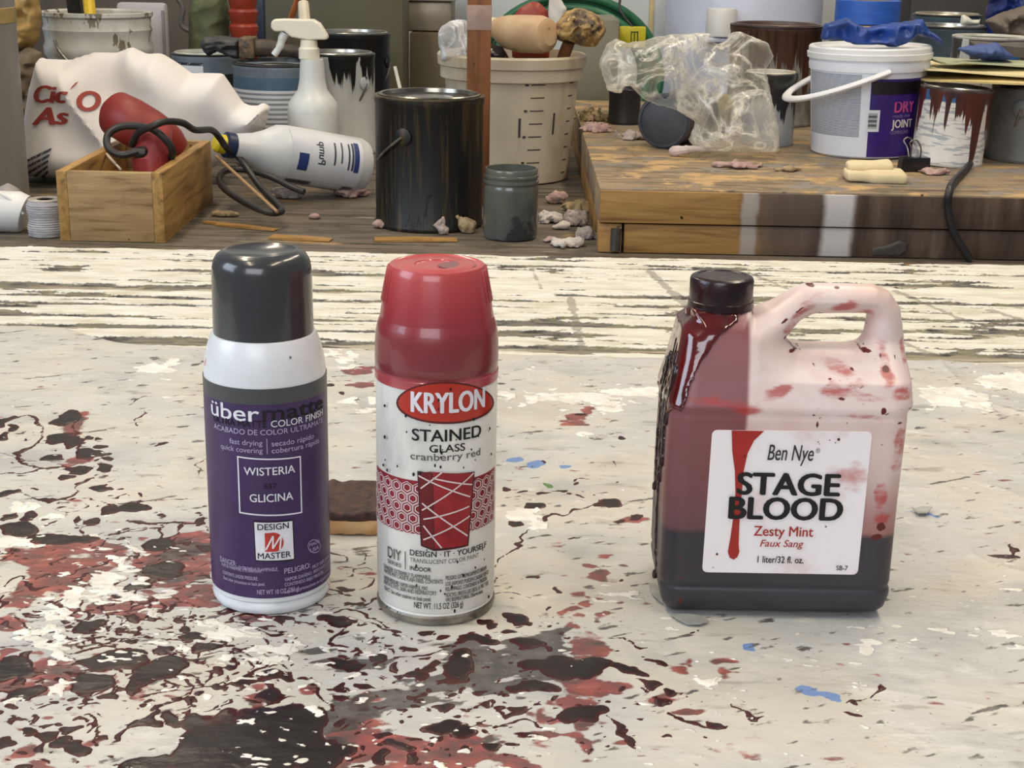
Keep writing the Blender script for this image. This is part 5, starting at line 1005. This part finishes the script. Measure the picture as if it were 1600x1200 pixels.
# green hose coil on the wall side, yellow tag, grey case
hc = W(890, 118, 3.70); o = thing('garden_hose', 'coiled green hose hanging behind the graduated bucket', 'hose', hc)
m = MB()
for i, (R_, dy) in enumerate(((.200, .0), (.186, .03), (.172, -.01), (.16, .025))): m.tube([(R_*1.12*math.cos(q), dy+.01*math.sin(3*q+i), R_*math.sin(q)*.95) for q in np.linspace(0, 2*pi, 60)], .0105, 12)
m.build('coil', pm('hose_green', '2c6a48', '245a3c', 20, rough=.4), o)
xt, zt_ = W(988, 58, 3.42)[0], W(988, 58, 3.42)[2]; kk = proj((xt, 3.42, zt_))[2]/FPX
o = thing('yellow_tag', 'yellow plastic tag with dark mark in front of green hose', 'tag', (xt, 3.42, zt_-17*kk))
MB().box((0, 0, 17*kk), (42*kk, .008, 33*kk), .004).build('plate', flat('tag_yellow', 'c9c01c', .45), o); m = MB()
for dx in (-2, 3, 8): m.box((dx*kk, -.0045, 18*kk), (1.6*kk, .001, 15*kk))
m.box((3*kk, -.0045, 25*kk), (12*kk, .001, 1.6*kk)); m.build('mark', flat('tag_ink', '4c4a1c', .6), o)
MB().tube(spline([(0, 0, 32*kk), (-.03, .02, 60*kk), (-.02, .05, 90*kk)], 5), .003, 8).build('strap', blk, o)
o = backbox('metal_case', 'olive grey metal case between the bucket and plastic bag', 'case', 893, 968, 30, 3.22, .2, pm('case_grey', '7d7a68', '6a6757', 8, rough=.4), zf=ZB); 
MB().box((0, -.105, .03), (.10, .012, .05), .002).build('base', pm('case_base', '383a3c', '2c2d2f', 20, rough=.5), o)
a_ = proj((W(640, 250, 2.62)[0], 2.62, ZB)); stick('hose_wand', 'pale stick poking up behind the black gallon can lid', 'stick', (660, a_[1]), (617, 104), .0035, flat('pale_stick_white', 'd9d4c4', .5), 'rod', 2.62, 2.66)
# left background bits
cloth_lump('canvas_bag', 'olive green canvas bag behind the brush bristles', 'bag', ((296, 120), (296, 20), (300, -8), (352, -8), (358, 30), (356, 120)), 3.45, .05, pm('olive_canvas', '5b6043', '4c5138', 30, rough=.85), seed=41, fold=.25, ffreq=14)
x, r, h = place(379, 3.4, 44, -10, ZB); o = thing('bucket_stack', 'stack of small red plastic cups behind the cans', 'cups', (x, 3.4, ZB)); 
MB().lathe([q for k in range(9) for q in ((r*.86, h*k/9), (r, h*(k+.55)/9), (r*1.02, h*(k+.8)/9), (r*.9, h*(k+.98)/9))], 40).build('cups', pm('cup_red', 'a03a26', '84301f', 20, rough=.4), o)
backbox('blue_post', 'narrow dark blue post beside the red cups', 'post', 398, 412, -20, 3.5, .03, pm('post_blue', '2b3a50', '243044', 10, rough=.5), zf=ZB, bev=.002)
stick('paint_paddle', 'orange brown wooden paddle leaning behind spray bottle head', 'paddle', (432, 96), (470, -16), .017, wood('paddle_wood', '8c4f2a', 'a3623a', '6c3a1e', 2, 8, .6), 'blade', 3.05, 3.1, .35)
stick('plastic_tip', 'white plastic nozzle behind the head of the spray bottle', 'nozzle', (478, 60), (474, 4), .012, pm('white_nozzle', 'd9d0bc', 'c4b9a2', 20, rough=.5), 'tip', 3.0, 3.04)
m = MB(); a = W(245, 70, 3.6); o = thing('cable', 'grey cable looping behind the grey panel', 'cable', a); MB().tube(spline([tuple(W(u, v, 3.6)-a) for u, v in ((262, -20), (285, 10), (284, 40), (310, 52), (345, 60), (380, 52))], 8), .006, 10).build('strand', pm('cable_grey', '5f5b57', '4d4a47', 20, rough=.5), o)

# ------------------------------------------------------------------ on the platform
brownb = drip('brown_drips_on_tin', '8d8a86', '5a5552', '4a3128', .2, .16, 55, .3, '2a1c18')
paint_can('large paint can with brown drips behind the clear plastic bag', 1214, 2.86, 142, 38, ZP, brownb, pm('brown_rim', '3a2a24', '221a18', 40, rough=.35), pm('brown_lid', '5e4c44', '4a3a34', 20, rough=.4))
paint_can('smaller tin with cream lid and black drips beside the plastic bag', 1205, 2.55, 82, 113, ZP, drip('black_drips_on_tin', '8f9296', 'a5a8ab', '1d1e1f', .13, .16, 60, .3), blackrim, creamlid)
paint_can('matt black can under the left end of the plastic bag', 977, 2.80, 50, 138, ZP, pm('matt_black_can', '1e1d1d', '2a2828', 14, rough=.45), blackrim, pm('dark_lid', '2b2a2a'))
def lying(label, p, q, wpx, wall, face, name='paint_can', cat='paint can'):
    a, b = Vector(W(*p)), Vector(W(*q)); r = wpx*.5*proj(a)[2]/FPX; dz = ZP+r-a.z; a.z += dz; b.z = a.z
    o = thing(name, label, cat, (a.x, a.y, ZP)); c = Vector((0, 0, r)); ax = (b-a)
    rot = ax.to_track_quat('Z', 'Y').to_matrix(); L = ax.length
    MB().lathe([(r*.9, 0), (r, .003), (r, .008), (r*.975, .011), (r*.975, L-.006), (r, L-.003), (r*.9, L)], 56, rot=rot, c=c).build('body', wall, o)
    MB().lathe([(r*.93, .001), (r*.93, -.0015), (r*.86, -.002), (r*.84, .003), (r*.70, .0032), (r*.67, .0015), (.001, .0012)], 56, rot=rot, c=c, close=False).build('bottom', face, o); return o
lying('grey can lying on its side with its base towards us under the plastic bag', (1036, 190, 2.46), (1085, 170, 2.60), 86, pm('slate_can', '3d3f44', '4a4c52', 14, rough=.45), pm('slate_base', '3a3d45', '51555e', 8, rough=.5, extra=('7c8089', 40, .72)))
lying('yellowed tin lying inside the clear plastic bag', (1093, 172, 2.60), (1125, 160, 2.72), 62, pm('yellow_tin', 'b5a878', '8f835a', 18, rough=.3, metal=.4), pm('tin_base', 'c0b48a', 'a1956a', 14, rough=.3, metal=.4), 'tin_can')
o, *_ = cloth_lump('plastic_bag', 'large crumpled clear plastic bag heaped over cans on the platform', 'plastic bag', ((1215, 238), (1208, 250), (1160, 246), (1092, 248), (1076, 226), (1088, 196), (1056, 178), (1030, 172), (1008, 162), (985, 140), (975, 140), (972, 150), (950, 148), (944, 128), (936, 104), (948, 76), (962, 66), (978, 74), (1002, 72), (1020, 66), (1058, 60), (1110, 58), (1156, 55), (1200, 74), (1208, 94), (1196, 116), (1204, 160), (1214, 200)), 2.40, .070, film, h=.004, fold=.85, ffreq=9, seed=52, rnd=.05, part='film', zf=ZP, octs=2)
MB().tube(spline([(-.02, -.02, .0), (0, -.03, .004), (.02, -.028, .006), (.05, -.03, .004)], 4), [.006, .009, .009, .008, .007, .008, .006, .006, .005, .005, .004, .003, .003], 10).build('twisted_tail', pm('white_film_tail', 'c9b9b2', 'b3a39c', 60, rough=.6, extra=('7c2a26', 60, .66)), o)

# joint compound bucket
JYY = 2.46; x, r, h = place(1363, JYY, 190, 72, ZP); r *= .985
o = thing('joint_compound_bucket', 'white lidded bucket with purple label and white handle on the platform', 'bucket', (x, JYY, ZP+.002)); o.rotation_euler = (0, -.02, .0)
wbk = pm('bucket_white', 'd9dde6', 'cfd4de', 9, rough=.38, spec=.5)
def rj(z): return r*(.86+.10*z/h)
MB().lathe([(rj(0)*.96, 0), (rj(0), .003), (rj(h*.78), h*.78), (r*.965, h*.785), (r*.975, h*.83), (r*.965, h*.87), (r*.975, h*.875), (r*.98, h*.90)], 72).build('body', wbk, o)
MB().lathe([(r*.97, h*.885), (r*1.0, h*.89), (r*1.01, h*.94), (r*.985, h*.945), (r*.985, h*.985), (r*.965, h), (r*.90, h), (r*.88, h*.975), (.002, h*.97)], 72).build('lid', pm('lid_white', 'e4e5e6', 'd6d8da', 9, rough=.35), o)
wr = .0080; P_ = [(-.132*math.sin(q), -r*1.03*math.cos(q), h*.80-.050*math.sin(q)) for q in np.linspace(0, pi, 30)]
P_ = [Matrix.Rotation(.10, 3, 'Z') @ Vector(p) for p in P_]
MB().tube(P_, wr, 12, flatz=.6).build('handle', pm('handle_white', 'e0e1e3', 'd2d4d8', 9, rough=.4), o)
WJ = Wrap(x, JYY, r*.93, 1361, 92)
def jang(u): return math.asin(max(-.985, min(.985, (u-1361)/93)))-math.asin(x/math.hypot(x, JYY))
def jz(u, v): a = jang(u); return zat(x+rj(h*.5)*math.sin(a), JYY-rj(h*.5)*math.cos(a), v)-ZP
def jsh(name, u0, u1, v0, v1, m_, th=.0006, base=0):
    um = (u0+u1)/2; z0, z1 = jz(um, v1), jz(um, v0); return MB().shell((rj(z0)+base, rj(z1)+base), jang(u0), jang(u1), z0, z1, th, 24).build(name, m_, o)
jsh('text_panel', 1271, 1352, 116, 212, lines_mat('bucket_small_print', 'c3c9d4', '4a505b', 3000, 1, .70))
lb = jsh('label', 1367, 1453, 126, 248, pm('bucket_purple', '33186f', '2b1460', 20, rough=.35)); lb['label'] = 'deep purple printed label'
jsh('label_band', 1369, 1453, 130, 150, flat('bucket_black', '161119', .35), .0005, .0006)
jsh('barcode', 1364, 1384, 174, 208, flat('barcode_white', 'd7d9de', .4), .0005, .0008); jsh('barcode_bars', 1366, 1380, 179, 203, lines_mat('bars', '50555a', '9aa0a4', 900, 1, .8), .0004, .0014)
m = MB()
def jtx(txt, u0, u1, v, cap, mi, bo=.02):
    um = (u0+u1)/2; z0 = jz(um, v); rr = rj(z0)+.0014; a0, a1 = jang(u0), jang(u1); V, F = text2d(txt, a0*rr, a1*rr, z0, jz(um, v-cap)-z0, bo); V, F = slice_x(V, F, .003)
    m.add([(math.sin(s/rr)*(rr+q), -math.cos(s/rr)*(rr+q), z) for s, z, q in V], F, mi)
jtx('DRY', 1406, 1437, 178, 18, 0, .03); jtx('JOINT', 1404, 1437, 202, 12, 1, .03); jtx('ready mix', 1405, 1432, 186, 5, 2, 0); jtx('COMPOUND', 1403, 1432, 212, 5, 2, .01)
m.build('lettering', [flat('hot_pink_ink', 'b8487c', .45), flat('bucket_white_ink', 'd6cfc4', .45), flat('mauve_ink', '85749c', .45)], o, fix=False)
blueplastic = pm('blue_plastic_sheet', '21479a', '1a3876', 24, rough=.45)
cloth_lump('blue_cloth', 'crumpled blue plastic sheet lying on the white bucket lid', 'cloth', ((1282, 74), (1287, 50), (1305, 46), (1322, 40), (1336, 50), (1352, 56), (1385, 50), (1420, 46), (1440, 42), (1452, 60), (1466, 72), (1470, 84), (1455, 72), (1430, 66), (1412, 80), (1396, 86), (1370, 80), (1340, 82), (1310, 74)), JYY-.03, .022, blueplastic, seed=61, ffreq=26, rnd=.006, h=.0028, fold=1.3, octs=2)[0].location.z = ZP+h+.0008
c31 = paint_can('brown paint can under the roll of blue tape', 1356, 2.80, 112, 40, ZP, pm('dark_brown_can', '3a2a20', '4a382c', 12, rough=.4), blackrim, pm('tan_lid', 'b5a184', '9c886c', 20, rough=.4), bail=(1.5, -1.2))
x, r, h = place(1357, 2.80, 98, 2, ZP); zt0 = c31[2]+ZP+.0040
o = thing('tape_roll', 'roll of blue masking tape lying on a can behind the white bucket', 'tape roll', (x, 2.80, zt0))
hh = zat(x, 2.80, 0)-zt0
MB().lathe([(r*.80, 0), (r, .0005), (r, hh-.0005), (r*.985, hh), (r*.80, hh), (r*.795, hh-.001)], 64, close=False).build('tape', pm('tape_blue', '2f62c0', '2857ae', 20, (1, 1, 6), rough=.45), o)
MB().lathe([(r*.80, .0), (r*.80, hh-.001), (r*.76, hh-.001), (r*.76, 0), (r*.80, 0)], 64, close=False).build('core', pm('card_core', '9c8a6c', '8a785c', 20, rough=.8), o)
paint_can('blue grey can with shiny lid under crumpled paper at upper right', 1484, 3.0, 112, 40, ZP, pm('teal_grey_can', '4a5a66', '3e4d58', 10, rough=.4), blackrim, steel)
paint_can('can with a bright lid behind the blue sheet at upper right', 1480, 3.22, 104, 22, ZP, pm('teal_grey_can', '4a5a66'), blackrim, pm('bright_lid', 'cbbfa6', 'b0a58c', 18, rough=.3, metal=.5))
c_w = paint_can('open white can with dark drips at the right edge', 1550, 2.66, 118, 56, ZP, drip('grey_drips_on_white', 'bfc0bd', 'cfd0cc', '4a4a48', .18, .08, 50), pm('white_rim', 'c9c6bc', 'a8a499', 40, rough=.4), contents=pm('dark_paint', '3a3a38', '57534a', 30, rough=.35), bands=((flat('blue_strip', '2d6dbd', .4), .12, .50, .55, .93),))
# leaning quart can with red drips
t = NT('red_drips_on_label'); x_, y_, z_ = t.sep(); run = t.noise(52, (1, 1, .05), 3)
s = t.math('ADD', t.math('ADD', run, t.math('MULTIPLY', t.noise(130, (1, 1, .06), 2), .3)), t.math('MULTIPLY', z_, 3.0)); c = t.ramp(t.noise(30, (1, 1, 7), 2), [(.52, 'd6d3cd'), (.58, 'a4a8ac')], 'LINEAR')
c = t.mix(t.math('MULTIPLY', t.step(z_, .098, .101), t.step(z_, .118, .115)), c, '39618f')
quart = t.done(t.mix(t.step(s, .85, .88), c, t.ramp(t.noise(40, (1, 1, .1)), [(.4, '33191a'), (.65, '5e2a20')])), .35)
qc = paint_can('tin with dark red drips over white label right of the white bucket', 1490, 2.36, 110, 136, ZP, quart, pm('wine_rim', '4a3a3a', '6f6a6a', 40, rough=.3, metal=.4), steel, tilt=.05)
gc = paint_can('grey can with pale stains cut off by the right edge', 1612, 2.42, 116, 132, ZP, pm('stained_grey_can', '6b6b69', '565653', 9, rough=.5, extra=('a9b3ba', 24, .70)), blackrim, pm('dark_lid', '2b2a2a'), bail=(-.5, 1.3))
# papers, folder, blue cloth, tray on the two tins
zq = max(qc[2], gc[2])+ZP+.006; cx_, cy_ = W(1535, 118, 2.40)[:2]
def sheet(label, name, cat, dx, dy, z, sx, sy, th, rz, mat, tiltx=0, tilty=0, part='sheet'):
    o = thing(name, label, cat, (cx_+dx, cy_+dy, z), rz); o.rotation_euler = (tiltx, tilty, rz)
    n = 14; V = []; F = []
    for s in (0, 1):
        for i in range(n+1):
            for j in range(n+1):
                a, b = i/n-.5, j/n-.5; V.append((a*sx, b*sy, s*th+.004*math.sin(a*5+1)*math.cos(b*4)))
    N = (n+1)**2; ix = lambda i, j: i*(n+1)+j
    for i in range(n):
        for j in range(n): q = (ix(i, j), ix(i+1, j), ix(i+1, j+1), ix(i, j+1)); F += [q[::-1], tuple(p+N for p in q)]
    for i in range(n):
        for (a, b) in ((ix(i, 0), ix(i+1, 0)), (ix(i+1, n), ix(i, n)), (ix(0, i+1), ix(0, i)), (ix(n, i), ix(n, i+1))): F.append((a, b, b+N, a+N))
    MB().add(V, F).build(part, mat, o); return o
cream = pm('cream_folder', 'd9c58a', 'c9b478', 14, rough=.6)
sheet('cream folder lying across the red dripped tin and the grey can', 'folder', 'folder', .03, .02, zq+.003, .26, .20, .003, .08, cream)
sheet('upper cream folder on the stack at the right edge', 'folder', 'folder', .035, .03, zq+.014, .25, .18, .003, -.12, pm('cream_folder_pale', 'e3d6a8', 'd6c794', 14, rough=.6), .0, .02)
sheet('pale green paper on top of the cream folders', 'paper', 'paper', .05, .04, zq+.024, .22, .13, .003, .2, pm('pale_green_paper', 'b8bda0', 'a3a98c', 14, rough=.6), -.02, .03)
cloth_lump('blue_cloth', 'crumpled slate blue cloth lying on the papers at the right', 'cloth', ((1494, 92), (1530, 86), (1556, 84), (1568, 94), (1580, 104), (1562, 112), (1535, 110), (1512, 102)), 2.42, .03, pm('slate_blue_cloth', '47598f', '39497a', 26, rough=.7), seed=71, ffreq=34, rnd=.014, h=.003)[0].location.z = zq+.030
sheet('dark grey tray lying on papers at the right edge', 'tray', 'tray', .075, .09, zq+.036, .12, .10, .016, .0, pm('tray_grey', '5b5650', '49453f', 30, rough=.5), part='tray')
cloth_lump('tarp', 'grey brown tarp at the upper right corner', 'tarp', ((1560, 60), (1540, 32), (1560, 22), (1600, 10), (1660, 0), (1660, 60)), 2.95, .05, pm('taupe_tarp', '6f655c', '5c534b', 18, rough=.8), seed=73)
cloth_lump('tarp', 'deep blue tarp hanging at the upper right corner', 'tarp', ((1540, 70), (1545, -10), (1570, -25), (1660, -25), (1660, 60)), 3.15, .05, pm('deep_blue_tarp', '1c2f78', '16245e', 16, rough=.45), seed=74)
cloth_lump('paper_sheet', 'small crumpled white paper on a can lid at upper right', 'paper', ((1500, 38), (1503, 22), (1512, 26), (1520, 32), (1532, 30), (1530, 40)), 3.0, .012, MATS['white_paper'], seed=75, h=.003, rnd=.008, fold=.4, part='sheet')
backbox('cabinet', 'black cabinet standing behind the cans at the upper right', 'cabinet', 1420, 1760, -40, 3.72, .4, pm('black_cabinet', '24221f', '35322e', 10, rough=.5))
# binder clip, cream sponge cloths, cord
cp = G(1427, 268, ZP); o = thing('binder_clip', 'black binder clip standing in front of the red dripped tin', 'clip', cp, .15)
MB().prism([(-.024, 0), (.024, 0), (.0235, .0035), (.022, .022), (-.022, .022), (-.0235, .0035)], -.008, .008).build('body', pm('clip_black', '17181b', '202226', 30, rough=.25), o)
for s in (-1, 1): MB().tube(spline([(-.008, s*.003, .022), (-.010, s*.008, .036), (-.015, s*.012, .046), (-.006, s*.013, .050), (.004, s*.010, .038), (.008, s*.003, .022)], 5), .0012, 8).build('lever', wirem, o)
spm = pm('cream_sponge', 'ddceaa', 'cdbd96', 20, rough=.85, bump=.2)
p0 = G(1366, 282, ZP); o = thing('folded_cloth', 'folded cream cloth at the front edge of the platform', 'cloth', p0, -.08)
def pad(sx, sy, sz, seed):
    def f(X, Y, Z):
        q = np.maximum(np.maximum(np.abs(X)-sx+.006, np.abs(Y)-sy+.006), 0); qx = np.maximum(np.abs(X)-sx+.006, 0); qy = np.maximum(np.abs(Y)-sy+.006, 0)
        zc = Z-sz-.004*fbm(seed, 2, X*28, Y*28); return np.sqrt(qx**2+qy**2+np.maximum(np.abs(zc)-sz+.0055, 0)**2)-.0055
    return f
sdf_mesh(pad(.044, .030, .0075, 3), (-.055, -.04, -.004), (.055, .04, .026), .0025, 'lower_fold', spm, o, (.0, -.002, .0))
sdf_mesh(pad(.034, .020, .006, 5), (-.045, -.03, -.004), (.045, .03, .024), .0025, 'upper_fold', spm, o, (-.006, .020, .013))
o = thing('power_cord', 'black power cord hanging over the front edge of the platform', 'cord', W(1500, 300, 2.2)); ox, oy, oz = o.location
MB().tube(spline([tuple(np.array(q)-np.array((ox, oy, oz))) for q in [G(1540, 222, ZP+.006), G(1524, 246, ZP+.006), G(1505, 268, ZP+.006), G(1490, 284, ZP+.007), tuple(W(1484, 296, YPF-.009)), tuple(W(1481, 325, YPF-.013)), tuple(W(1490, 362, YPF-.013)), tuple(W(1512, 400, YPF-.013)), tuple(W(1516, 406, YPF-.013))]], 6), .0055, 10).build('cable', blk, o)
# lint, scraps and shims on the bench and platform
lm = [pm('lint_grey', 'a89c96', '8b7f79', 60, rough=.95), pm('lint_pink', 'b59a92', '9a7d76', 60, rough=.95), pm('lint_tan', 'a3906f', '8a7758', 60, rough=.95), pm('lint_white', 'c4bcb4', 'aaa29a', 60, rough=.95)]
def wad(label, u, v, z, w, h, mi, seed):
    p = G(u, v, z); k = proj(p)[2]/FPX; rx, rz_ = w*.5*k, h*.5*k; o = thing('lint_wad', label, 'lint', p, 0, 'wads of lint and scraps on the benches')
    def f(X, Y, Z): return (np.sqrt((X/rx)**2+(Y/(rx*.8))**2+((Z-rz_*.8)/rz_)**2)-1)*min(rx, rz_)+1.15*min(rx, rz_)*fbm(seed, 4, X*75, Y*75, Z*75)
    sdf_mesh(f, (-rx*1.6, -rx*1.4, -.0), (rx*1.6, rx*1.4, rz_*3.2), max(.0013, min(rx, rz_)/9), 'fluff', lm[mi], o)
for a in (('grey lint wad against the black gallon can, left of another', 692, 366, ZB, 22, 24, 0, 1), ('pale lint wad between the black gallon can and the jar', 726, 364, ZB, 30, 26, 2, 2), ('small pink lint wad at the left foot of the black can', 590, 356, ZB, 24, 12, 1, 3), ('pinkish lint wad under the lying spray bottle', 545, 306, ZB, 50, 16, 1, 4),
          ('grey lint at the right foot of the glass jar', 862, 348, ZB, 40, 18, 3, 5), ('lint wad at the front corner of the platform', 900, 352, ZB, 40, 22, 0, 6), ('pale lint heap right of the jar at the table edge', 880, 384, ZB, 50, 14, 3, 7), ('brownish lint between jar and graduated bucket', 868, 318, ZB, 30, 18, 1, 8),
          ('grey lint wad on the platform by the lying can', 985, 218, ZP, 40, 14, 0, 9), ('brown lint on the platform left of black can', 925, 188, ZP, 50, 18, 2, 10), ('pink lint on the platform behind the lying can', 930, 205, ZP, 44, 14, 1, 11), ('small grey lint in front of the red dripped tin', 1462, 272, ZP, 40, 10, 1, 12), ('lint tuft by the lying spray bottle near the jar', 450, 308, ZB, 40, 16, 3, 13), ('reddish lint in front of the lying spray bottle', 492, 342, ZB, 16, 8, 1, 14), ('pale scrap by the right side of the wooden box', 352, 338, ZB, 30, 10, 2, 15), ('tan scrap heap right of the jar below the graduated bucket', 905, 330, ZB, 44, 16, 2, 16), ('grey lint right of the jar near the table edge', 918, 372, ZB, 36, 16, 0, 17), ('reddish scrap right of the jar foot', 858, 378, ZB, 26, 8, 1, 18), ('pale lint between the wads right of the jar', 880, 358, ZB, 26, 12, 3, 19), ('lint trail in front of the plastic bag on the platform', 1150, 262, ZP, 60, 10, 1, 20), ('small tan lint on the platform left of the folded cloth', 1235, 268, ZP, 34, 9, 2, 21)): wad(*a)
shm = wood('shim_wood', '9a7540', 'b78d50', '5e4424', 0, 24, .6)
def shim(label, u, v, L, w, rz):
    o = thing('wood_shim', label, 'wood scrap', G(u, v, ZB+.0005), rz); MB().prism([(-L/2, 0), (-L*.1, 0), (L/2, .0005), (L/2, .0015), (0, .0035), (-L/2, .003)], -w*.45, w*.55).build('sliver', shm, o)
shim('long yellow wood sliver right of the wooden box', 385, 356, .10, .016, -.35); shim('yellow wood sliver behind the grey spray can cap', 470, 374, .09, .022, -.15); shim('thin dark edged sliver along the wooden box foot', 350, 352, .07, .010, -.45); shim('flat wood scrap in front of the black gallon can', 650, 376, .12, .025, .1)
